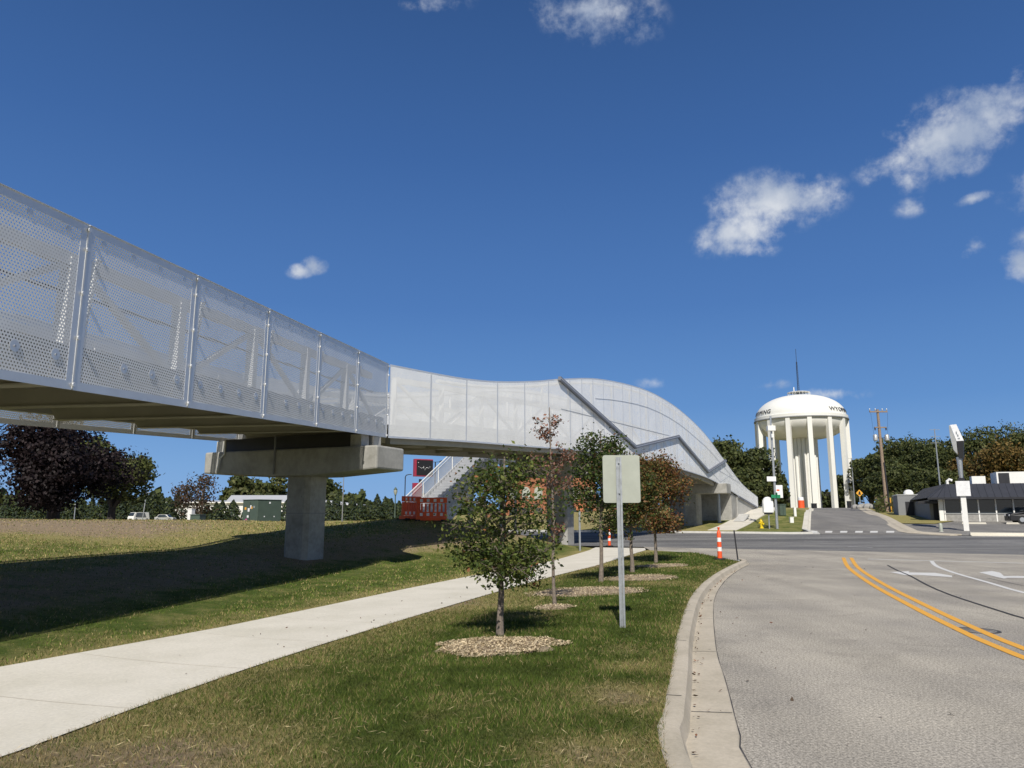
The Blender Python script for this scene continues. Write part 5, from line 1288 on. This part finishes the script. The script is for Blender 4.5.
# ------------------------------------------------------------------ grass blades on the near lawns
def in_walk(x, y): return np.interp(y, [p[1] for p in SW_FAR], [p[0] for p in SW_FAR]) < x < np.interp(y, [p[1] for p in SW_NEAR], [p[0] for p in SW_NEAR])
MU = [(TA.x-.03,TA.y-.6,.86,.65)]
mA = ground(498,646); mC = ground(585,592); MU = [(mA.x-.01,mA.y-.06,.70,.58),(mC.x,mC.y,1.15,.85)]
mD = ground(640,578); mE = ground(662,566); MU += [(mD.x,mD.y,.85,.85),(mE.x,mE.y,.75,.75)]
def blades(name, x0, x1, y0, y1, dens, hgt, wid, test, dryf, seed, bright=1.2):
    rs = np.random.default_rng(seed); n = int((x1-x0)*(y1-y0)*dens); X = rs.uniform(x0,x1,n); Y = rs.uniform(y0,y1,n); keep = []; Z = []; T = []; Hh = []
    vx = np.abs(X)/np.maximum(Y,.1) < .78
    X, Y = X[vx], Y[vx]
    for x, y, r, r2, r3 in zip(X, Y, rs.uniform(0,1,len(X)), rs.uniform(0,1,len(X)), rs.uniform(0,1,len(X))):
        if not test(x, y): keep.append(False); continue
        d, b = dryf(x, y); cl = mnoise.noise(Vector((x*1.7, y*1.7, 3))); fn = mnoise.noise(Vector((x*6, y*6, 1)))
        if r < b*.8: keep.append(False); continue
        keep.append(True); Z.append(Hz(x, y)-.004)
        dd = min(1, max(0, d+cl*.6+.06+fn*.2))
        if r2 < dd*.66: c = (.30,.24,.11) if r3 < .6 else (.20,.15,.065)
        else:
            g = .62+.7*cl+.35*r3+.25*fn; c = (.058*g+.024*r3, .096*g+.018*r3, .016*g)
        T.append(c); Hh.append((.55+.6*r3)*(1+.5*cl)*(1-.5*b))
    keep = np.array(keep); X, Y = X[keep], Y[keep]; Z = np.array(Z); T = np.array(T); Hh = np.array(Hh)*hgt; m = len(X)
    T = T*bright*(.75+.6*rs.uniform(0,1,(m,1))); a = rs.uniform(0, 2*np.pi, m); bx, by = np.cos(a)*wid/2, np.sin(a)*wid/2; la = rs.uniform(0, 2*np.pi, m); ll = Hh*rs.uniform(.2,1.1,m)
    V = np.stack([np.stack([X-bx,Y-by,Z],1), np.stack([X+bx,Y+by,Z],1), np.stack([X+ll*np.cos(la),Y+ll*np.sin(la),Z+Hh],1)],1)
    print(name, m)
    return tag(np_mesh(name, V, 3, M['blade'], T), kind='stuff')
swn_y = [p[1] for p in SW_NEAR]; swn_x = [p[0] for p in SW_NEAR]; swf_y = [p[1] for p in SW_FAR]; swf_x = [p[0] for p in SW_FAR]
def t_verge(x, y):
    if x < np.interp(y, swn_y, swn_x)-.02: return False
    if x > curb_x(y)+.05-.05*mnoise.noise(Vector((y*4,0,0))) or (y > 26 and x > 7.6) or nn(x, y) > 31.5+.0*x: return False
    for cx, cy, rx, ry in MU:
        if ((x-cx)/rx)**2+((y-cy)/ry)**2 < .9+.3*mnoise.noise(Vector((x*3,y*3,0))): return False
    return True
def t_left(x, y): return x < np.interp(y, swf_y, swf_x)+.02 and nn(x, y) < 33
blades('grass', -4.3, 2.4, 4.6, 8.5, 3600, .052, .006, t_verge, dry_verge, 1)
blades('grass', -4.0, 3.4, 8.5, 13.5, 1900, .05, .009, t_verge, dry_verge, 2)
blades('grass', -2.8, 6.6, 13.5, 22, 600, .05, .014, t_verge, dry_verge, 3)
blades('grass', 0, 7.6, 22, 33, 260, .055, .022, t_verge, dry_verge, 4)
blades('grass', -14, -1.5, 8.5, 17, 420, .05, .013, t_left, dry_left, 5, 1.65)
blades('grass', -22, 2, 17, 30, 150, .06, .024, t_left, dry_left, 6, 1.65)
blades('grass', -36, 1, 30, 46, 42, .075, .05, t_left, dry_left, 7, 1.65)
# straw clippings and fallen leaves
rs = np.random.default_rng(77); n = 11000; X = rs.uniform(-4.2,2,n); Y = 4.8+rs.uniform(0,1,n)**1.5*9
ok = np.array([t_verge(x, y) and rs.uniform() < .03+.8*dry_verge(x, y)[0]+dry_verge(x, y)[1] for x, y in zip(X, Y)]); X, Y = X[ok], Y[ok]
nr = rs.normal(size=(len(X),3))*.4; nr[:,2] = 1; nr /= np.linalg.norm(nr, axis=1, keepdims=True)
Z = np.array([Hz(x, y)+.02+.015*rs.uniform() for x, y in zip(X, Y)])
tag(np_mesh('straw', leaf_quads(np.stack([X,Y,Z],1), nr, rs.uniform(.03,.09,len(X)), .06), 4, M['chips'], pal(len(X), [(.44,.36,.2),(.33,.26,.14),(.20,.15,.08)])), kind='stuff')
pts = []; 
for i in range(95):
    y = 5+rs.uniform()**1.3*18; x = curb_x(y)+.215+abs(rs.normal())*.035; pts.append((x, y, .034))
for i in range(26):
    y = 5+rs.uniform()*16; x = curb_x(y)+.3+rs.uniform()*1.1; pts.append((x, y, .036 if x < curb_x(y)+.63 else .012))
for i in range(40):
    y = 6+rs.uniform()*20; x = 2+rs.uniform()*11; pts.append((x, y, .012)) if x > curb_x(y)+.7 else None
for i in range(30):
    y = 7+rs.uniform()*10; x = np.interp(y, swn_y, swn_x)-rs.uniform()*2; pts.append((x, y, Hz(x, y)+.025))
P = np.array(pts); nr = rs.normal(size=(len(P),3))*.5; nr[:,2] = 1; nr /= np.linalg.norm(nr, axis=1, keepdims=True)
tag(np_mesh('fallen_leaves', leaf_quads(P, nr, rs.uniform(.02,.06,len(P)), .6), 4, M['chips'], pal(len(P), [(.12,.06,.035),(.18,.08,.045),(.09,.065,.045)])), kind='stuff')

# ------------------------------------------------------------------ camera, sun, sky
cam = bpy.data.cameras.new('camera'); co = bpy.data.objects.new('camera', cam); COL.objects.link(co)
cam.sensor_width = 36; cam.lens = FPX/1024*36; cam.clip_end = 8000; cam.clip_start = .05
co.location = (0,0,CAMZ); co.rotation_euler = (math.pi/2+PIT, 0, 0); scn.camera = co
EL, AZ = R_(44), R_(184)
ts = Vector((math.sin(AZ)*math.cos(EL), math.cos(AZ)*math.cos(EL), math.sin(EL)))
sun = bpy.data.lights.new('sun', 'SUN'); so = bpy.data.objects.new('sun', sun); COL.objects.link(so)
sun.energy = 5.0; sun.angle = R_(.53); sun.color = (1, .95, .87); so.rotation_euler = ts.to_track_quat('Z', 'Y').to_euler()
w = bpy.data.worlds.new('World'); scn.world = w; w.use_nodes = True; nt = w.node_tree; bg = nt.nodes['Background']
sky = N(nt, 'ShaderNodeTexSky', sky_type='NISHITA'); sky.sun_disc = False; sky.sun_elevation = EL; sky.sun_rotation = AZ
sky.air_density = 1.0; sky.dust_density = .3; sky.ozone_density = 3.0; sky.altitude = 200
geo = N(nt, 'ShaderNodeTexCoord'); D = geo.outputs['Generated']
def vm(op, a, b=None):
    n = N(nt, 'ShaderNodeVectorMath', operation=op)
    for i, v in enumerate((a, b)):
        if v is None: continue
        if isinstance(v, (tuple, Vector)): n.inputs[i].default_value = tuple(v)
        else: nt.links.new(v, n.inputs[i])
    return n
def mt(op, a, b=None, c=None, clamp=False):
    n = N(nt, 'ShaderNodeMath', operation=op); n.use_clamp = clamp
    for i, v in enumerate((a, b, c)):
        if v is None: continue
        if isinstance(v, (int, float)): n.inputs[i].default_value = v
        else: nt.links.new(v, n.inputs[i])
    return n.outputs[0]
ns = N(nt, 'ShaderNodeTexNoise'); ns.inputs['Scale'].default_value = 11; ns.inputs['Detail'].default_value = 11; ns.inputs['Roughness'].default_value = .62
nt.links.new(D, ns.inputs['Vector'])
ns2 = N(nt, 'ShaderNodeTexNoise'); ns2.inputs['Scale'].default_value = 34; ns2.inputs['Detail'].default_value = 8; ns2.inputs['Roughness'].default_value = .6
nt.links.new(D, ns2.inputs['Vector'])
CL = [(775,200,62,30,-4,1),(742,232,46,22,10,.95),(820,190,30,16,-30,.6),(735,246,40,12,-10,.75),(940,140,64,40,15,1.25),(988,112,50,28,25,1.0),(1012,80,22,13,35,.6),(900,160,40,20,10,.95),(930,150,46,28,15,1),
      (596,12,66,30,-12,.85),(640,28,26,14,0,.5),(434,0,42,13,5,.6),(301,271,14,8,10,1.0),(314,265,13,10,0,1.1),(1022,266,20,18,0,1.2),(1024,236,14,14,0,.9),(978,244,17,9,35,.8),(971,199,19,6,5,.65),(914,207,20,11,0,.45),
      (832,394,34,8,-3,.8),(772,385,22,6,5,.38),(650,383,18,6,0,.35),(1100,170,80,40,10,1),(1300,260,90,35,0,1),(-400,200,120,40,0,.9)]
acc = None
for (px, py, ww, hh, rot, den) in CL:
    u, v = px-512, 384-py; c = Vector((u, cP*FPX-sP*v, sP*FPX+cP*v)).normalized()
    r = Vector((c.y, -c.x, 0)).normalized(); up = r.cross(c); ct, st_ = math.cos(R_(rot)), math.sin(R_(rot))
    ax1 = (r*ct+up*st_); ax2 = (up*ct-r*st_); sc = math.hypot(math.hypot(u, v), FPX)
    a = mt('MULTIPLY', vm('DOT_PRODUCT', D, ax1).outputs['Value'], sc/ww); b = mt('MULTIPLY', vm('DOT_PRODUCT', D, ax2).outputs['Value'], sc/hh)
    r2 = mt('ADD', mt('MULTIPLY', a, a), mt('MULTIPLY', b, b)); f = mt('GREATER_THAN', vm('DOT_PRODUCT', D, c).outputs['Value'], .5)
    m_ = mt('MULTIPLY', mt('MULTIPLY', mt('SUBTRACT', 1.25, mt('SQRT', r2), clamp=False), den), f)
    acc = m_ if acc is None else mt('MAXIMUM', acc, m_)
nz = mt('ADD', mt('MULTIPLY', mt('SUBTRACT', ns.outputs['Fac'], .5), 3.0), mt('MULTIPLY', mt('SUBTRACT', ns2.outputs['Fac'], .5), 2.5))
dens = mt('SUBTRACT', mt('ADD', acc, mt('MULTIPLY', nz, .95)), .10)
gate = N(nt, 'ShaderNodeMapRange'); gate.interpolation_type = 'SMOOTHSTEP'; gate.inputs[1].default_value = 0; gate.inputs[2].default_value = .35; nt.links.new(acc, gate.inputs[0])
mr = N(nt, 'ShaderNodeMapRange'); mr.interpolation_type = 'SMOOTHSTEP'; mr.inputs[1].default_value = -.05; mr.inputs[2].default_value = 1.35; nt.links.new(dens, mr.inputs[0])
cm = mt('MULTIPLY', mt('MULTIPLY', mr.outputs[0], gate.outputs[0]), .88, clamp=True)
ns3 = N(nt, 'ShaderNodeTexNoise'); ns3.inputs['Scale'].default_value = 17; ns3.inputs['Detail'].default_value = 6; mp3 = N(nt, 'ShaderNodeMapping'); mp3.inputs['Location'].default_value = (.3,.1,.06); nt.links.new(D, mp3.inputs['Vector']); nt.links.new(mp3.outputs[0], ns3.inputs['Vector'])
ccol = N(nt, 'ShaderNodeValToRGB'); e = ccol.color_ramp.elements; e[0].position = .38; e[0].color = (.40,.47,.60,1); e[1].position = .62; e[1].color = (.74,.77,.81,1)
nt.links.new(ns3.outputs['Fac'], ccol.inputs['Fac'])
STR = .1
skc = N(nt, 'ShaderNodeMix', data_type='RGBA', blend_type='MULTIPLY'); skc.inputs[0].default_value = 1; nt.links.new(sky.outputs[0], skc.inputs[6]); skc.inputs[7].default_value = (.75,.62,.50,1)
cs_ = N(nt, 'ShaderNodeMix', data_type='RGBA', blend_type='MULTIPLY'); cs_.inputs[0].default_value = 1; nt.links.new(ccol.outputs[0], cs_.inputs[6]); cs_.inputs[7].default_value = (1/STR,)*3+(1,)
fm_ = N(nt, 'ShaderNodeMix', data_type='RGBA'); fm_.clamp_result = False; nt.links.new(cm, fm_.inputs[0])
sz = N(nt, 'ShaderNodeSeparateXYZ'); nt.links.new(D, sz.inputs[0])
gr = N(nt, 'ShaderNodeValToRGB'); el = gr.color_ramp.elements
GR = [(0,(.25,.43,.72)),(.06,(.20,.385,.69)),(.14,(.125,.285,.60)),(.27,(.080,.200,.485)),(.45,(.050,.136,.365)),(.65,(.031,.086,.24)),(1,(.022,.058,.165))]
while len(el) < len(GR): el.new(.5)
for e_, (p_, c_) in zip(el, GR): e_.position = p_; e_.color = tuple(k/STR*.1 for k in c_)+(1,)
nt.links.new(sz.outputs[2], gr.inputs['Fac'])
g10 = N(nt, 'ShaderNodeMix', data_type='RGBA', blend_type='MULTIPLY'); g10.inputs[0].default_value = 1; nt.links.new(gr.outputs[0], g10.inputs[6]); g10.inputs[7].default_value = (10,10,10,1)
skm = N(nt, 'ShaderNodeMix', data_type='RGBA'); bk = N(nt, 'ShaderNodeMapRange'); bk.interpolation_type = 'SMOOTHSTEP'; bk.inputs[1].default_value = -.55; bk.inputs[2].default_value = .15; bk.inputs[3].default_value = .45; bk.inputs[4].default_value = 1.0; nt.links.new(sz.outputs[1], bk.inputs[0]); nt.links.new(bk.outputs[0], skm.inputs[0]); nt.links.new(skc.outputs[2], skm.inputs[6]); nt.links.new(g10.outputs[2], skm.inputs[7])
nt.links.new(skm.outputs[2], fm_.inputs[6])
nt.links.new(cs_.outputs[2], fm_.inputs[7])
nt.links.new(fm_.outputs[2], bg.inputs['Color']); bg.inputs['Strength'].default_value = STR
scn.view_settings.view_transform = 'Standard'; scn.view_settings.look = 'None'; scn.view_settings.exposure = 0
scn.cycles.transparent_max_bounces = 24
